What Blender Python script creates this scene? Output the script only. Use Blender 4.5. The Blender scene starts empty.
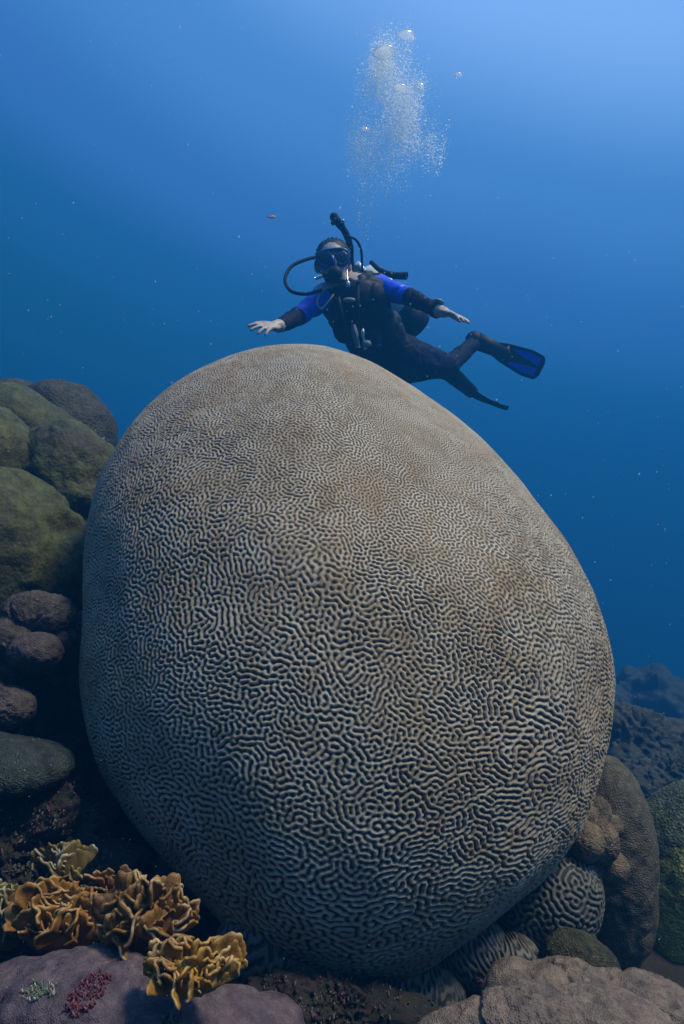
import bpy, bmesh, math, random
import numpy as np
from mathutils import Vector, Matrix

random.seed(7)
rng = np.random.default_rng(11)
scene = bpy.context.scene
C = scene.collection
R = math.radians

# ------------------------------------------------------------------ camera
F = 705.0                                   # focal length in pixels of a 684 x 1024 picture
CAMZ = 1.0
cam_d = bpy.data.cameras.new("camera")
cam = bpy.data.objects.new("camera", cam_d)
C.objects.link(cam)
cam.location = (0, 0, CAMZ)
cam.rotation_euler = (R(90), 0, 0)
cam_d.sensor_fit = 'VERTICAL'
cam_d.sensor_height = 24.0
cam_d.lens = 24.0 * F / 1024.0
cam_d.clip_start = 0.02
cam_d.clip_end = 400
scene.camera = cam

# ------------------------------------------------------------------ water light (world), sun, exposure
world = bpy.data.worlds.new("World")
scene.world = world
world.use_nodes = True
wn, wl = world.node_tree.nodes, world.node_tree.links
wn.clear()
w_out = wn.new("ShaderNodeOutputWorld")
w_bg = wn.new("ShaderNodeBackground")
w_geo = wn.new("ShaderNodeTexCoord")
w_dot = wn.new("ShaderNodeVectorMath"); w_dot.operation = 'DOT_PRODUCT'
up = Vector((0.34, 0.10, 1.0)).normalized()           # the light comes down a little from the right
w_dot.inputs[1].default_value = up
w_map = wn.new("ShaderNodeMapRange")
w_map.inputs[1].default_value = -1.0; w_map.inputs[2].default_value = 1.0
w_ramp = wn.new("ShaderNodeValToRGB")
w_ramp.color_ramp.interpolation = 'EASE'
cr = w_ramp.color_ramp
stops = [(-1.0, (0.001, 0.008, 0.016)), (-0.35, (0.0015, 0.020, 0.032)), (-0.12, (0.002, 0.060, 0.095)),
         (0.08, (0.004, 0.085, 0.170)), (0.20, (0.009, 0.120, 0.260)), (0.32, (0.018, 0.150, 0.400)), (0.43, (0.055, 0.210, 0.600)),
         (0.56, (0.100, 0.310, 0.760)), (0.71, (0.310, 0.570, 1.15)), (1.0, (0.52, 0.78, 1.25))]
cr.elements[0].position = 0; cr.elements[0].color = (*stops[0][1], 1)
cr.elements[1].position = 1; cr.elements[1].color = (*stops[-1][1], 1)
for s, c in stops[1:-1]:
    e = cr.elements.new((s + 1) / 2); e.color = (*c, 1)
w_noise = wn.new("ShaderNodeTexNoise"); w_noise.inputs['Scale'].default_value = 1.6
w_noise.inputs['Detail'].default_value = 2.0
w_nm = wn.new("ShaderNodeMath"); w_nm.operation = 'MULTIPLY_ADD'
w_nm.inputs[1].default_value = 0.10; w_nm.inputs[2].default_value = -0.05
w_add = wn.new("ShaderNodeMath"); w_add.operation = 'ADD'
wl.new(w_geo.outputs['Generated'], w_dot.inputs[0])
wl.new(w_geo.outputs['Generated'], w_noise.inputs['Vector'])
wl.new(w_noise.outputs['Fac'], w_nm.inputs[0])
wl.new(w_dot.outputs['Value'], w_add.inputs[0])
wl.new(w_nm.outputs[0], w_add.inputs[1])
wl.new(w_add.outputs[0], w_map.inputs[0])
wl.new(w_map.outputs[0], w_ramp.inputs[0])
wl.new(w_ramp.outputs[0], w_bg.inputs[0])
w_bg.inputs[1].default_value = 1.0
wl.new(w_bg.outputs[0], w_out.inputs[0])

sun_d = bpy.data.lights.new("sun", 'SUN')
sun = bpy.data.objects.new("sun", sun_d)
C.objects.link(sun)
sun_d.energy = 5.0
sun_d.color = (1.0, 0.84, 0.58)
sun_d.angle = R(14)
sun_dir = Vector((0.48, -0.06, 0.87)).normalized()    # towards the sun
sun.rotation_euler = sun_dir.to_track_quat('Z', 'Y').to_euler()

scene.view_settings.view_transform = 'Standard'
scene.view_settings.look = 'None'
scene.view_settings.exposure = 0
scene.view_settings.gamma = 1
try:
    cy = scene.cycles
    cy.max_bounces = 6; cy.diffuse_bounces = 2; cy.glossy_bounces = 2
    cy.transmission_bounces = 6; cy.volume_bounces = 1; cy.transparent_max_bounces = 8
    cy.caustics_reflective = False; cy.caustics_refractive = False
    cy.use_denoising = True
except Exception:
    pass

# ------------------------------------------------------------------ helpers
def P(px, py, Y):
    """the point Y metres ahead of the camera that stands at this place in the picture"""
    return np.array([(px - 342.0) / F * Y, Y, CAMZ + (512.0 - py) / F * Y])

def vnoise(p, seed=0):
    """value noise, vectorised; p is N x 3"""
    p = np.asarray(p, dtype=np.float64)
    i = np.floor(p).astype(np.int64)
    f = p - i
    f = f * f * (3 - 2 * f)
    def h(a, b, c):
        n = (a * 73856093) ^ (b * 19349663) ^ (c * 83492791) ^ (seed * 2654435761 & 0x7fffffff)
        n = (n ^ (n >> 13)) * 1274126177 & 0x7fffffff
        n = (n ^ (n >> 16)) * 668265263 & 0x7fffffff
        return (n & 0xffff) / 65535.0
    out = 0
    for dx in (0, 1):
        wx = f[:, 0] if dx else 1 - f[:, 0]
        for dy in (0, 1):
            wy = f[:, 1] if dy else 1 - f[:, 1]
            for dz in (0, 1):
                wz = f[:, 2] if dz else 1 - f[:, 2]
                out = out + wx * wy * wz * h(i[:, 0] + dx, i[:, 1] + dy, i[:, 2] + dz)
    return out * 2 - 1

def fbm(p, oct=4, seed=0, gain=0.5):
    p = np.asarray(p, dtype=np.float64)
    a, s, out = 1.0, 0.0, 0
    for k in range(oct):
        out = out + a * vnoise(p * (2.03 ** k) + 17.3 * k, seed + k)
        s += a; a *= gain
    return out / s

def link(name, me, mats, parent=None, smooth=True):
    if smooth:
        me.polygons.foreach_set('use_smooth', np.ones(len(me.polygons), dtype=bool))
    if not isinstance(mats, (list, tuple)):
        mats = [mats]
    for m in mats:
        me.materials.append(m)
    o = bpy.data.objects.new(name, me)
    C.objects.link(o)
    if parent is not None:
        o.parent = parent
    return o

def mesh_np(name, V, Q, mats, parent=None, smooth=True, attrs=None):
    """V: N x 3 array, Q: M x k array (all faces with k corners)"""
    me = bpy.data.meshes.new(name)
    V = np.asarray(V, dtype=np.float32); Q = np.asarray(Q, dtype=np.int32)
    k = Q.shape[1]
    me.vertices.add(len(V)); me.vertices.foreach_set('co', V.ravel())
    me.loops.add(Q.size); me.loops.foreach_set('vertex_index', Q.ravel())
    me.polygons.add(len(Q))
    me.polygons.foreach_set('loop_start', np.arange(0, Q.size, k, dtype=np.int32))
    me.polygons.foreach_set('loop_total', np.full(len(Q), k, dtype=np.int32))
    me.update(calc_edges=True)
    for n, a in (attrs or {}).items():
        at = me.attributes.new(n, 'FLOAT', 'POINT')
        at.data.foreach_set('value', np.asarray(a, dtype=np.float32))
    return link(name, me, mats, parent, smooth)

def from_bm(name, bm, mats, parent=None, smooth=True):
    me = bpy.data.meshes.new(name)
    bmesh.ops.recalc_face_normals(bm, faces=bm.faces)
    bm.to_mesh(me); bm.free()
    return link(name, me, mats, parent, smooth)

def empty(name, loc=(0, 0, 0)):
    o = bpy.data.objects.new(name, None)
    C.objects.link(o)
    o.location = Vector(loc)
    o.empty_display_size = 0.05
    return o

def tag(o, label=None, cat=None, group=None, kind=None):
    if label: o['label'] = label
    if cat: o['category'] = cat
    if group: o['group'] = group
    if kind: o['kind'] = kind
    return o

def recenter(o, base):
    """move the object's origin to base without moving its mesh"""
    b = Vector(base)
    o.data.transform(Matrix.Translation(-b))
    o.location = b
    return o

# ------------------------------------------------------------------ materials
def new_mat(name, rough=0.7, spec=0.3):
    m = bpy.data.materials.new(name)
    m.use_nodes = True
    nt = m.node_tree
    b = nt.nodes['Principled BSDF']
    b.inputs['Roughness'].default_value = rough
    b.inputs['Specular IOR Level'].default_value = spec
    return m, nt, b

def ramp(nt, src, stops):
    r = nt.nodes.new('ShaderNodeValToRGB')
    e = r.color_ramp.elements
    e[0].position, e[0].color = stops[0][0], (*stops[0][1], 1)
    e[1].position, e[1].color = stops[-1][0], (*stops[-1][1], 1)
    for p, c in stops[1:-1]:
        n = e.new(p); n.color = (*c, 1)
    nt.links.new(src, r.inputs[0])
    return r.outputs[0]

def noise(nt, scale, detail=4, rough=0.55, coord=None, dist=0.0):
    n = nt.nodes.new('ShaderNodeTexNoise')
    n.inputs['Scale'].default_value = scale
    n.inputs['Detail'].default_value = detail
    n.inputs['Roughness'].default_value = rough
    n.inputs['Distortion'].default_value = dist
    nt.links.new(coord, n.inputs['Vector'])
    return n.outputs['Fac']

def mixc(nt, fac, a, b, mode='MIX'):
    n = nt.nodes.new('ShaderNodeMix'); n.data_type = 'RGBA'; n.blend_type = mode
    for sock, v in ((n.inputs[0], fac), (n.inputs[6], a), (n.inputs[7], b)):
        if isinstance(v, (int, float)): sock.default_value = v
        elif isinstance(v, tuple): sock.default_value = (*v, 1)
        else: nt.links.new(v, sock)
    return n.outputs[2]

def math2(nt, op, a, b=0.0, c=None):
    n = nt.nodes.new('ShaderNodeMath'); n.operation = op
    for k, v in enumerate((a, b, c)):
        if v is None: continue
        if isinstance(v, (int, float)): n.inputs[k].default_value = v
        else: nt.links.new(v, n.inputs[k])
    return n.outputs[0]

def bump(nt, b, height, strength, dist):
    n = nt.nodes.new('ShaderNodeBump')
    n.inputs['Strength'].default_value = strength
    n.inputs['Distance'].default_value = dist
    nt.links.new(height, n.inputs['Height'])
    nt.links.new(n.outputs[0], b.inputs['Normal'])

def pos(nt):
    return nt.nodes.new('ShaderNodeNewGeometry').outputs['Position']

def attr(nt, name):
    n = nt.nodes.new('ShaderNodeAttribute'); n.attribute_name = name
    return n.outputs['Fac']

def voro(nt, scale, coord, feature='F1'):
    n = nt.nodes.new('ShaderNodeTexVoronoi'); n.feature = feature
    n.inputs['Scale'].default_value = scale
    nt.links.new(coord, n.inputs['Vector'])
    return n.outputs['Distance']

def brain_material(name, valley, ridge_a, ridge_b, crest, spot=0.35):
    """living tissue: dark valley floors, brown-grey ridges, paler crests"""
    m, nt, b = new_mat(name, 0.55, 0.35)
    co = pos(nt)
    h = attr(nt, 'ridge')
    big = noise(nt, 3.2, 4, 0.6, co)
    mid = noise(nt, 21, 4, 0.65, co)
    fine = noise(nt, 420, 3, 0.7, co)
    rc = mixc(nt, ramp(nt, big, [(0.38, (0, 0, 0)), (0.62, (1, 1, 1))]), ridge_a, ridge_b)
    rc = mixc(nt, ramp(nt, mid, [(0.55, (0, 0, 0)), (0.78, (spot, spot, spot))]), rc, crest)
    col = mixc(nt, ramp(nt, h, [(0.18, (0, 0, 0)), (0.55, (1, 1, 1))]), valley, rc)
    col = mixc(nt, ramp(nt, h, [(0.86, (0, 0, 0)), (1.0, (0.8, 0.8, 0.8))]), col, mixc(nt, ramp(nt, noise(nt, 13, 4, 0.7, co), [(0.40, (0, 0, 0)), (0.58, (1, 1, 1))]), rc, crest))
    col = mixc(nt, 1.0, col, ramp(nt, fine, [(0.25, (0.62, 0.62, 0.62)), (0.75, (1.25, 1.25, 1.25))]), 'MULTIPLY')
    nt.links.new(col, b.inputs['Base Color'])
    bump(nt, b, fine, 0.5, 0.0012)
    return m

def smooth_coral_material(name, a, b_, c=None, poly=260.0, depth=0.0012, spots=None, scale=5.0, pale=None):
    """fine polyp grain over broad mottling"""
    m, nt, b = new_mat(name, 0.7, 0.22)
    co = pos(nt)
    big = noise(nt, scale, 5, 0.62, co)
    col = ramp(nt, big, [(0.32, a), (0.52, b_), (0.70, c or a)])
    v = voro(nt, poly, co)
    col = mixc(nt, 1.0, col, ramp(nt, v, [(0.05, (0.68, 0.68, 0.68)), (0.45, (1.12, 1.12, 1.12))]), 'MULTIPLY')
    if spots:
        sz = nt.nodes.new('ShaderNodeSeparateXYZ'); nt.links.new(co, sz.inputs[0])
        n2 = math2(nt, 'ADD', noise(nt, spots[1], 6, 0.8, co), math2(nt, 'MULTIPLY', math2(nt, 'SUBTRACT', 0.14, sz.outputs['Z']), 1.2))
        col = mixc(nt, ramp(nt, n2, [(spots[2], (0, 0, 0)), (spots[2] + 0.06, (1, 1, 1))]), col, spots[0])
    dust = noise(nt, 60, 6, 0.7, co)
    col = mixc(nt, 1.0, col, ramp(nt, dust, [(0.3, (0.5, 0.5, 0.52)), (0.7, (1.35, 1.32, 1.25))]), 'MULTIPLY')
    blot = noise(nt, 24, 5, 0.7, co, 0.6)
    col = mixc(nt, 1.0, col, ramp(nt, blot, [(0.34, (0.55, 0.58, 0.60)), (0.50, (1, 1, 1)), (0.66, (1.25, 1.2, 1.1))]), 'MULTIPLY')
    pale = pale or (0.22, 0.21, 0.20)
    if pale:
        n3 = noise(nt, 150, 2, 0.5, co)
        col = mixc(nt, ramp(nt, n3, [(0.70, (0, 0, 0)), (0.76, (0.8, 0.8, 0.8))]), col, pale)
    nt.links.new(col, b.inputs['Base Color'])
    hh = math2(nt, 'ADD', v, math2(nt, 'MULTIPLY', dust, 1.6))
    bump(nt, b, hh, 1.0, depth * 2.2)
    return m

def plain(name, col, rough=0.5, spec=0.4, metal=0.0, var=0.25, scale=40.0):
    m, nt, b = new_mat(name, rough, spec)
    b.inputs['Metallic'].default_value = metal
    n = noise(nt, scale, 4, 0.6, pos(nt))
    lo = tuple(max(0, v * (1 - var)) for v in col); hi = tuple(v * (1 + var) for v in col)
    nt.links.new(ramp(nt, n, [(0.3, lo), (0.7, hi)]), b.inputs['Base Color'])
    bump(nt, b, n, 0.25, 0.002)
    return m

M = {}
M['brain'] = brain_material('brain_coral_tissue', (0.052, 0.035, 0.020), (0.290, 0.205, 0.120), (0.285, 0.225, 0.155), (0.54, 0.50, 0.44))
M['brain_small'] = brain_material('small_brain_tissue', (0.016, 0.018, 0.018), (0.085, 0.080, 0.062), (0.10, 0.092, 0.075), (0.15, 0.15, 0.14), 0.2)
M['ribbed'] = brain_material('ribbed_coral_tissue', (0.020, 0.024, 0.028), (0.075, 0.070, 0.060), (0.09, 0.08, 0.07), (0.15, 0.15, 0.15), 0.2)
M['green_boulder'] = smooth_coral_material('green_boulder_coral', (0.027, 0.030, 0.016), (0.060, 0.066, 0.022), (0.036, 0.033, 0.025), 120, 0.0007, None, 3.0, (0.17, 0.18, 0.15))
M['grey_boulder'] = smooth_coral_material('grey_boulder_coral', (0.031, 0.033, 0.031), (0.046, 0.046, 0.039), (0.033, 0.033, 0.035), 120, 0.0015, None, 3.0, (0.25, 0.27, 0.26))
M['mauve_lobes'] = smooth_coral_material('mauve_lobe_coral', (0.055, 0.042, 0.044), (0.071, 0.057, 0.055), (0.042, 0.034, 0.038), 420, 0.0008, None, 14, (0.32, 0.30, 0.30))
M['purple_smooth'] = smooth_coral_material('purple_smooth_coral', (0.074, 0.052, 0.072), (0.094, 0.069, 0.085), (0.063, 0.047, 0.066), 520, 0.0004, None, 9)
M['pink_fold'] = smooth_coral_material('pinkish_brown_coral', (0.126, 0.093, 0.081), (0.156, 0.117, 0.099), (0.105, 0.081, 0.075), 430, 0.0006, None, 11)
M['tan_knob'] = smooth_coral_material('tan_knob_coral', (0.109, 0.080, 0.054), (0.150, 0.111, 0.074), (0.089, 0.068, 0.051), 360, 0.0008, None, 12)
M['brown_mound'] = smooth_coral_material('brown_mound_coral', (0.076, 0.063, 0.048), (0.097, 0.082, 0.061), (0.069, 0.063, 0.052), 330, 0.001, None, 9)
M['teal_mound'] = smooth_coral_material('teal_mound_coral', (0.061, 0.082, 0.061), (0.087, 0.107, 0.073), (0.056, 0.076, 0.066), 150, 0.0035, ((0.40, 0.37, 0.10), 14.0, 0.41), 6)
M['blue_plate'] = smooth_coral_material('blue_green_plate_coral', (0.026, 0.036, 0.036), (0.034, 0.044, 0.042), (0.023, 0.031, 0.031), 330, 0.0016, None, 8)
M['olive_small'] = smooth_coral_material('olive_coral', (0.033, 0.033, 0.019), (0.047, 0.045, 0.025), (0.031, 0.031, 0.021), 380, 0.0012, None, 10)

def fire_material(name, deep, mid, rim):
    m, nt, b = new_mat(name, 0.5, 0.35)
    co = pos(nt)
    n = noise(nt, 22, 6, 0.7, co)
    col = ramp(nt, n, [(0.36, deep), (0.62, mid), (0.85, tuple(min(1, v * 1.35) for v in mid))])
    rr = math2(nt, 'ADD', attr(nt, 'rim'), math2(nt, 'MULTIPLY', noise(nt, 34, 3, 0.6, co), 0.36))
    col = mixc(nt, ramp(nt, math2(nt, 'MULTIPLY', rr, 0.75), [(0.865, (0, 0, 0)), (0.945, (0.85, 0.85, 0.85))]), col, rim)
    nt.links.new(col, b.inputs['Base Color'])
    bump(nt, b, noise(nt, 190, 4, 0.6, co), 0.6, 0.002)
    return m
M['fire_orange'] = fire_material('orange_leaf_coral', (0.08, 0.032, 0.006), (0.27, 0.125, 0.020), (0.58, 0.38, 0.18))
M['fire_brown'] = fire_material('ochre_leaf_coral', (0.07, 0.030, 0.008), (0.25, 0.12, 0.026), (0.54, 0.40, 0.24))
M['fire_olive'] = fire_material('olive_leaf_coral', (0.07, 0.045, 0.014), (0.17, 0.12, 0.035), (0.52, 0.50, 0.38))
M['fire_yellow'] = fire_material('yellow_leaf_coral', (0.15, 0.06, 0.010), (0.36, 0.185, 0.030), (0.56, 0.40, 0.20))

# reef rock / seabed
def reef_material(name, sand=False):
    m, nt, b = new_mat(name, 0.85, 0.15)
    co = pos(nt)
    n = noise(nt, 7, 8, 0.65, co)
    col = ramp(nt, n, [(0.28, (0.012, 0.013, 0.014)), (0.45, (0.026, 0.025, 0.022)), (0.58, (0.034, 0.024, 0.026)), (0.72, (0.044, 0.050, 0.036))])
    n2 = noise(nt, 55, 5, 0.7, co)
    col = mixc(nt, ramp(nt, n2, [(0.60, (0, 0, 0)), (0.72, (0.6, 0.6, 0.6))]), col, (0.075, 0.040, 0.048))
    n3 = noise(nt, 90, 3, 0.6, co)
    col = mixc(nt, ramp(nt, n3, [(0.68, (0, 0, 0)), (0.74, (1, 1, 1))]), col, (0.16, 0.16, 0.15))
    if sand:      # sand lies in the low ground beyond the shelf
        sep = nt.nodes.new('ShaderNodeSeparateXYZ'); nt.links.new(co, sep.inputs[0])
        low = math2(nt, 'MULTIPLY_ADD', sep.outputs['Z'], -0.25, math2(nt, 'MULTIPLY', noise(nt, 0.7, 3, 0.6, co), 1.2))
        col = mixc(nt, ramp(nt, low, [(0.985, (0, 0, 0)), (1.0, (1, 1, 1))]), col, (0.11, 0.115, 0.10))
    nt.links.new(col, b.inputs['Base Color'])
    bump(nt, b, math2(nt, 'ADD', n2, n), 0.9, 0.012)
    return m
M['seabed'] = reef_material('seabed_rock_and_sand', True)
M['reef'] = reef_material('reef_rock')

# ------------------------------------------------------------------ the sea floor
def floor_z(x, y):
    """height of the reef floor: a shelf round the big coral, dropping away to the right and behind"""
    r = np.sqrt((x * 0.9) ** 2 + (y - 1.0) ** 2)
    z = 0.17 - 0.27 * np.clip(r - 1.3, 0, 40) - 0.35 * np.clip(x - 0.25, 0, 2.0) + 0.42 * np.clip(-x - 0.75, 0, 0.9)
    z = np.maximum(z, -7.5 + 0.0 * x)
    return z
n1 = 420
tt = np.linspace(-1, 1, n1)
gx = np.sign(tt) * (np.abs(tt) * 2.2 + 26 * np.abs(tt) ** 4)
ty = np.linspace(0, 1, n1)
gy = -3.0 + 6.2 * ty + 25 * ty ** 4
X, Y = np.meshgrid(gx, gy)
Zf = floor_z(X, Y)
pts = np.stack([X.ravel(), Y.ravel(), 0 * X.ravel()], -1)
near = np.exp(-((X.ravel()) ** 2 + (Y.ravel() - 1) ** 2) / 30)
Zf = Zf.ravel() + 0.05 * fbm(pts * 3.5, 4, 3) + 0.02 * fbm(pts * 14, 3, 5) + (0.45 * fbm(pts * 0.55, 4, 9) - 0.05) * (1 - near) + 0.9 * np.clip(fbm(pts * 0.16, 3, 19) + 0.05, 0, 1) * np.clip((np.hypot(pts[:, 0], pts[:, 1]) - 8) / 10, 0, 1)
V = np.stack([X.ravel(), Y.ravel(), Zf], -1)
idx = np.arange(n1 * n1).reshape(n1, n1)
Q = np.stack([idx[:-1, :-1], idx[:-1, 1:], idx[1:, 1:], idx[1:, :-1]], -1).reshape(-1, 4)
tag(mesh_np('seabed', V, Q, M['seabed']), 'dark reef floor of rock and turf falling away into blue water', kind='structure')

# ------------------------------------------------------------------ meander pattern of a brain coral
def labyrinth(ny, nx, lam_y, lam_x, seed, iters=6, maps=None, top=0.45):
    """ridge-and-valley field in about -1..1; lam in grid steps; maps: three smooth fields that vary size and grain"""
    g = np.random.default_rng(seed)
    u = g.normal(size=(ny, nx))
    ky = np.fft.fftfreq(ny)[:, None] * lam_y
    kx = np.fft.rfftfreq(nx)[None, :] * lam_x
    k = np.sqrt(kx ** 2 + ky ** 2)
    an = np.arctan2(ky, kx)
    sc = [1.16, 1.0, 0.86] if maps is not None else [1.0]
    filts = [np.exp(-((k * s_ - 1.0) / 0.40) ** 2) for s_ in sc]
    if maps is not None:
        size = np.clip(maps[0], -1, 1)
        ws = [np.clip(-size, 0, 1), 1 - np.abs(size), np.clip(size, 0, 1)]
        for a0, mp in ((math.pi / 2 - 0.35, maps[1]), (0.25, maps[2])):
            ori = np.exp(-(np.sin(an - a0) / 0.60) ** 2)
            filts.append(filts[1] * ori); ws.append(0.25 * np.clip(mp, 0, 1))
    else:
        ws = [1.0]
    for it in range(iters):
        U = np.fft.rfft2(u)
        acc = 0
        for f_, w in zip(filts, ws):
            acc = acc + w * np.fft.irfft2(U * f_, s=(ny, nx))
        acc /= acc.std() + 1e-9
        u = np.tanh(2.0 * acc + 0.22) + (0.35 * g.normal(size=u.shape) if it < iters - 1 else 0)
    return np.tanh(1.5 * acc + top)

# ------------------------------------------------------------------ the big brain coral
def big_brain():
    A, B, Cc, be = 0.78, 0.5717, 0.4623, 0.7146
    cen = np.array([-0.0009, 1.6746, -0.1887 + CAMZ])
    K = [1.0055e+00, -4.5800e-02, 2.7000e-03, 2.8000e-03, -8.1800e-02, 2.4500e-02, 2.9000e-03, 5.2000e-03, -4.8000e-03,
         1.8000e-03, -8.1000e-03, -1.1300e-02, -3.0000e-03, 5.5000e-03, 7.0000e-04, 4.0000e-04, -6.0000e-04]
    L = np.array([0, math.cos(be), math.sin(be)]); N = np.array([0, -math.sin(be), math.cos(be)]); Xd = np.array([1.0, 0, 0])
    w = -(cen - np.array([0, 0, CAMZ]))
    tilt = math.atan2(-(w @ L) / A, (w @ N) / Cc)
    ct, st = math.cos(tilt), math.sin(tilt)
    RM, RD = 1.62, 1.36
    lam, PER = 0.0100, 5.3
    dp0, dq0 = lam / (PER * 0.56), lam / (PER * 0.70)
    gq = lambda q: 1.50 * 0.33 ** np.clip((q + 1.0) / 2.1, 0, 1)       # ridges get finer from the foot to the crown
    q = [-RM]
    while q[-1] < RM: q.append(q[-1] + dq0 * float(gq(q[-1])))
    q = np.array(q); nqx = len(q)
    npx = int(2 * RM / (dp0 * gq(0.9)))
    a_ = (np.arange(npx) - npx / 2 + 0.5) * dp0
    Qq = np.repeat(q[:, None], npx, 1)
    Pp = a_[None, :] * gq(Qq)
    rho = np.hypot(Pp, Qq) + 1e-9
    th = rho + np.where(rho > RD, (math.pi - 0.02 - RM) * ((rho - RD) / (RM - RD)).clip(0, 1) ** 2, 0)
    th = np.minimum(th, math.pi - 0.02)
    flat = np.stack([Pp.ravel(), Qq.ravel(), 0 * Pp.ravel()], -1)
    maps = [(2.2 * fbm(flat * 3.4, 3, 21)).reshape(Pp.shape),
            (1.5 * fbm(flat * 5.1 + 5, 2, 22)).reshape(Pp.shape),
            (1.3 * fbm(flat * 5.3 + 9, 2, 23)).reshape(Pp.shape)]
    h = labyrinth(nqx, npx, PER, PER, 5, 4, maps, 0.62)
    dx, dl, dn = np.sin(th) * Pp / rho, np.sin(th) * Qq / rho, np.cos(th)
    dl2 = dl * ct - dn * st
    dn2 = dl * st + dn * ct
    D = np.stack([dx.ravel(), dl2.ravel(), dn2.ravel()], -1)
    V = B * D[:, :1] * Xd + A * D[:, 1:2] * L + Cc * D[:, 2:] * N
    wn_ = w / np.linalg.norm(w)
    e1 = np.array([1.0, 0, 0]); e1 = e1 - wn_ * (e1 @ wn_); e1 /= np.linalg.norm(e1)
    e2 = np.cross(e1, wn_)
    if e2[2] < 0: e2 = -e2
    a, b = V @ e1, V @ e2
    al = np.arctan2(b, a)
    k = np.full_like(al, K[0])
    for i in range(8):
        k += K[1 + 2 * i] * np.cos((i + 1) * al) + K[2 + 2 * i] * np.sin((i + 1) * al)
    V = V + ((k - 1) * a)[:, None] * e1 + ((k - 1) * b)[:, None] * e2 + cen
    G = V.reshape(nqx, npx, 3)
    # normals of the smooth form
    du = np.gradient(G, axis=1); dv = np.gradient(G, axis=0)
    Nn = np.cross(du, dv); Nn /= np.linalg.norm(Nn, axis=-1, keepdims=True) + 1e-12
    low = fbm(V * 3.0, 3, 41).reshape(Pp.shape) * (0.013 + 0.026 * np.clip(-Qq - 0.45, 0, 1)) + fbm(V * 11.0, 2, 45).reshape(Pp.shape) * 0.0022
    loc_lam = lam * gq(Qq)
    rough = fbm(V * 160.0, 2, 51).reshape(Pp.shape)
    relief = (0.7 + 0.3 * fbm(V * 9.0, 2, 61).reshape(Pp.shape)) * (0.50 - 0.13 * np.clip(Qq * 0.9 + 0.2, 0, 1)) * loc_lam
    fade = np.clip((1.50 - rho) / 0.14, 0, 1)
    G = G + Nn * ((low + fade * (h * relief * 0.5 + rough * 0.0004))[..., None])
    keep = ((rho < RM - 0.004) & (np.abs(Pp) < 1.6)).ravel()
    idx = np.full(npx * nqx, -1, dtype=np.int64)
    idx[keep] = np.arange(keep.sum())
    idx = idx.reshape(nqx, npx)
    Q = np.stack([idx[:-1, :-1], idx[:-1, 1:], idx[1:, 1:], idx[1:, :-1]], -1).reshape(-1, 4)
    Q = Q[(Q >= 0).all(1)]
    o = mesh_np('brain_coral', G.reshape(-1, 3)[keep], Q, M['brain'], attrs={'ridge': ((h + 1) / 2).ravel()[keep]})
    recenter(o, (0, 1.75, 0.2))
    tag(o, 'giant pale brown egg-shaped brain coral that fills the middle, below the diver', 'brain coral')
    return o
big_brain()

# ------------------------------------------------------------------ lobed corals
def sphere_grid(nt_, npb):
    th = np.linspace(0.0, math.pi, nt_)
    ph = np.linspace(0, 2 * math.pi, npb, endpoint=False)
    T, H = np.meshgrid(th, ph, indexing='ij')
    D = np.stack([np.sin(T) * np.cos(H), np.sin(T) * np.sin(H), np.cos(T)], -1).reshape(-1, 3)
    i = np.arange(nt_ * npb).reshape(nt_, npb)
    Q = np.stack([i[:-1], i[1:], np.roll(i[1:], -1, 1), np.roll(i[:-1], -1, 1)], -1).reshape(-1, 4)
    return D, Q

def lobed(name, lobes, mat, base=None, res=110, lump=0.03, fine=0.004, seed=0, sharp=14, nfreq=4.0, crease=0.0):
    """one colony: the outer skin of several swollen lobes. lobes: (centre xyz, radius or (rx, ry, rz))"""
    cs = np.array([np.asarray(l[0], float) for l in lobes])
    rs = np.array([np.broadcast_to(np.asarray(l[1], float), 3) for l in lobes])
    wts = rs.mean(1) ** 2
    c0 = (cs * wts[:, None]).sum(0) / wts.sum() if base is None else np.asarray(base, float)
    D, Q = sphere_grid(res, int(res * 1.8))
    best = []
    for c, r in zip(cs, rs):
        d_ = D / r; o_ = (c0 - c) / r
        a = (d_ ** 2).sum(1); b = (d_ * o_).sum(1); cc = (o_ ** 2).sum() - 1
        disc = b * b - a * cc
        t = np.where(disc > 0, (-b + np.sqrt(np.maximum(disc, 0))) / a, 0)
        best.append(np.maximum(t, 0.0))
    best = np.array(best)
    mx = best.max(0) + 1e-6
    rad = mx * ((best / mx) ** sharp).sum(0) ** (1.0 / sharp)
    rad = np.maximum(rad, 0.25 * np.median(mx))
    V = c0 + D * rad[:, None]
    size = rs.mean()
    n_ = fbm(V / size * nfreq * 0.35, 3, seed) * lump * size + fbm(V / size * nfreq * 2.0, 3, seed + 7) * fine
    n_ = n_ - crease * size * np.exp(-(fbm(V / size * 0.55 + 3.1, 2, seed + 31) / 0.07) ** 2)
    V = V + D * n_[:, None]
    o = mesh_np(name, V, Q, mat)
    zmin = V[:, 2].min()
    recenter(o, (c0[0], c0[1], zmin))
    return o

def px_lobe(px, py, Y, rpx, sx=1.0, sy=1.0, sz=1.0):
    r = rpx / F * Y
    return (P(px, py, Y), (r * sx, r * sy, r * sz))

LB = 'boulder corals heaped on the left'
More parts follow.
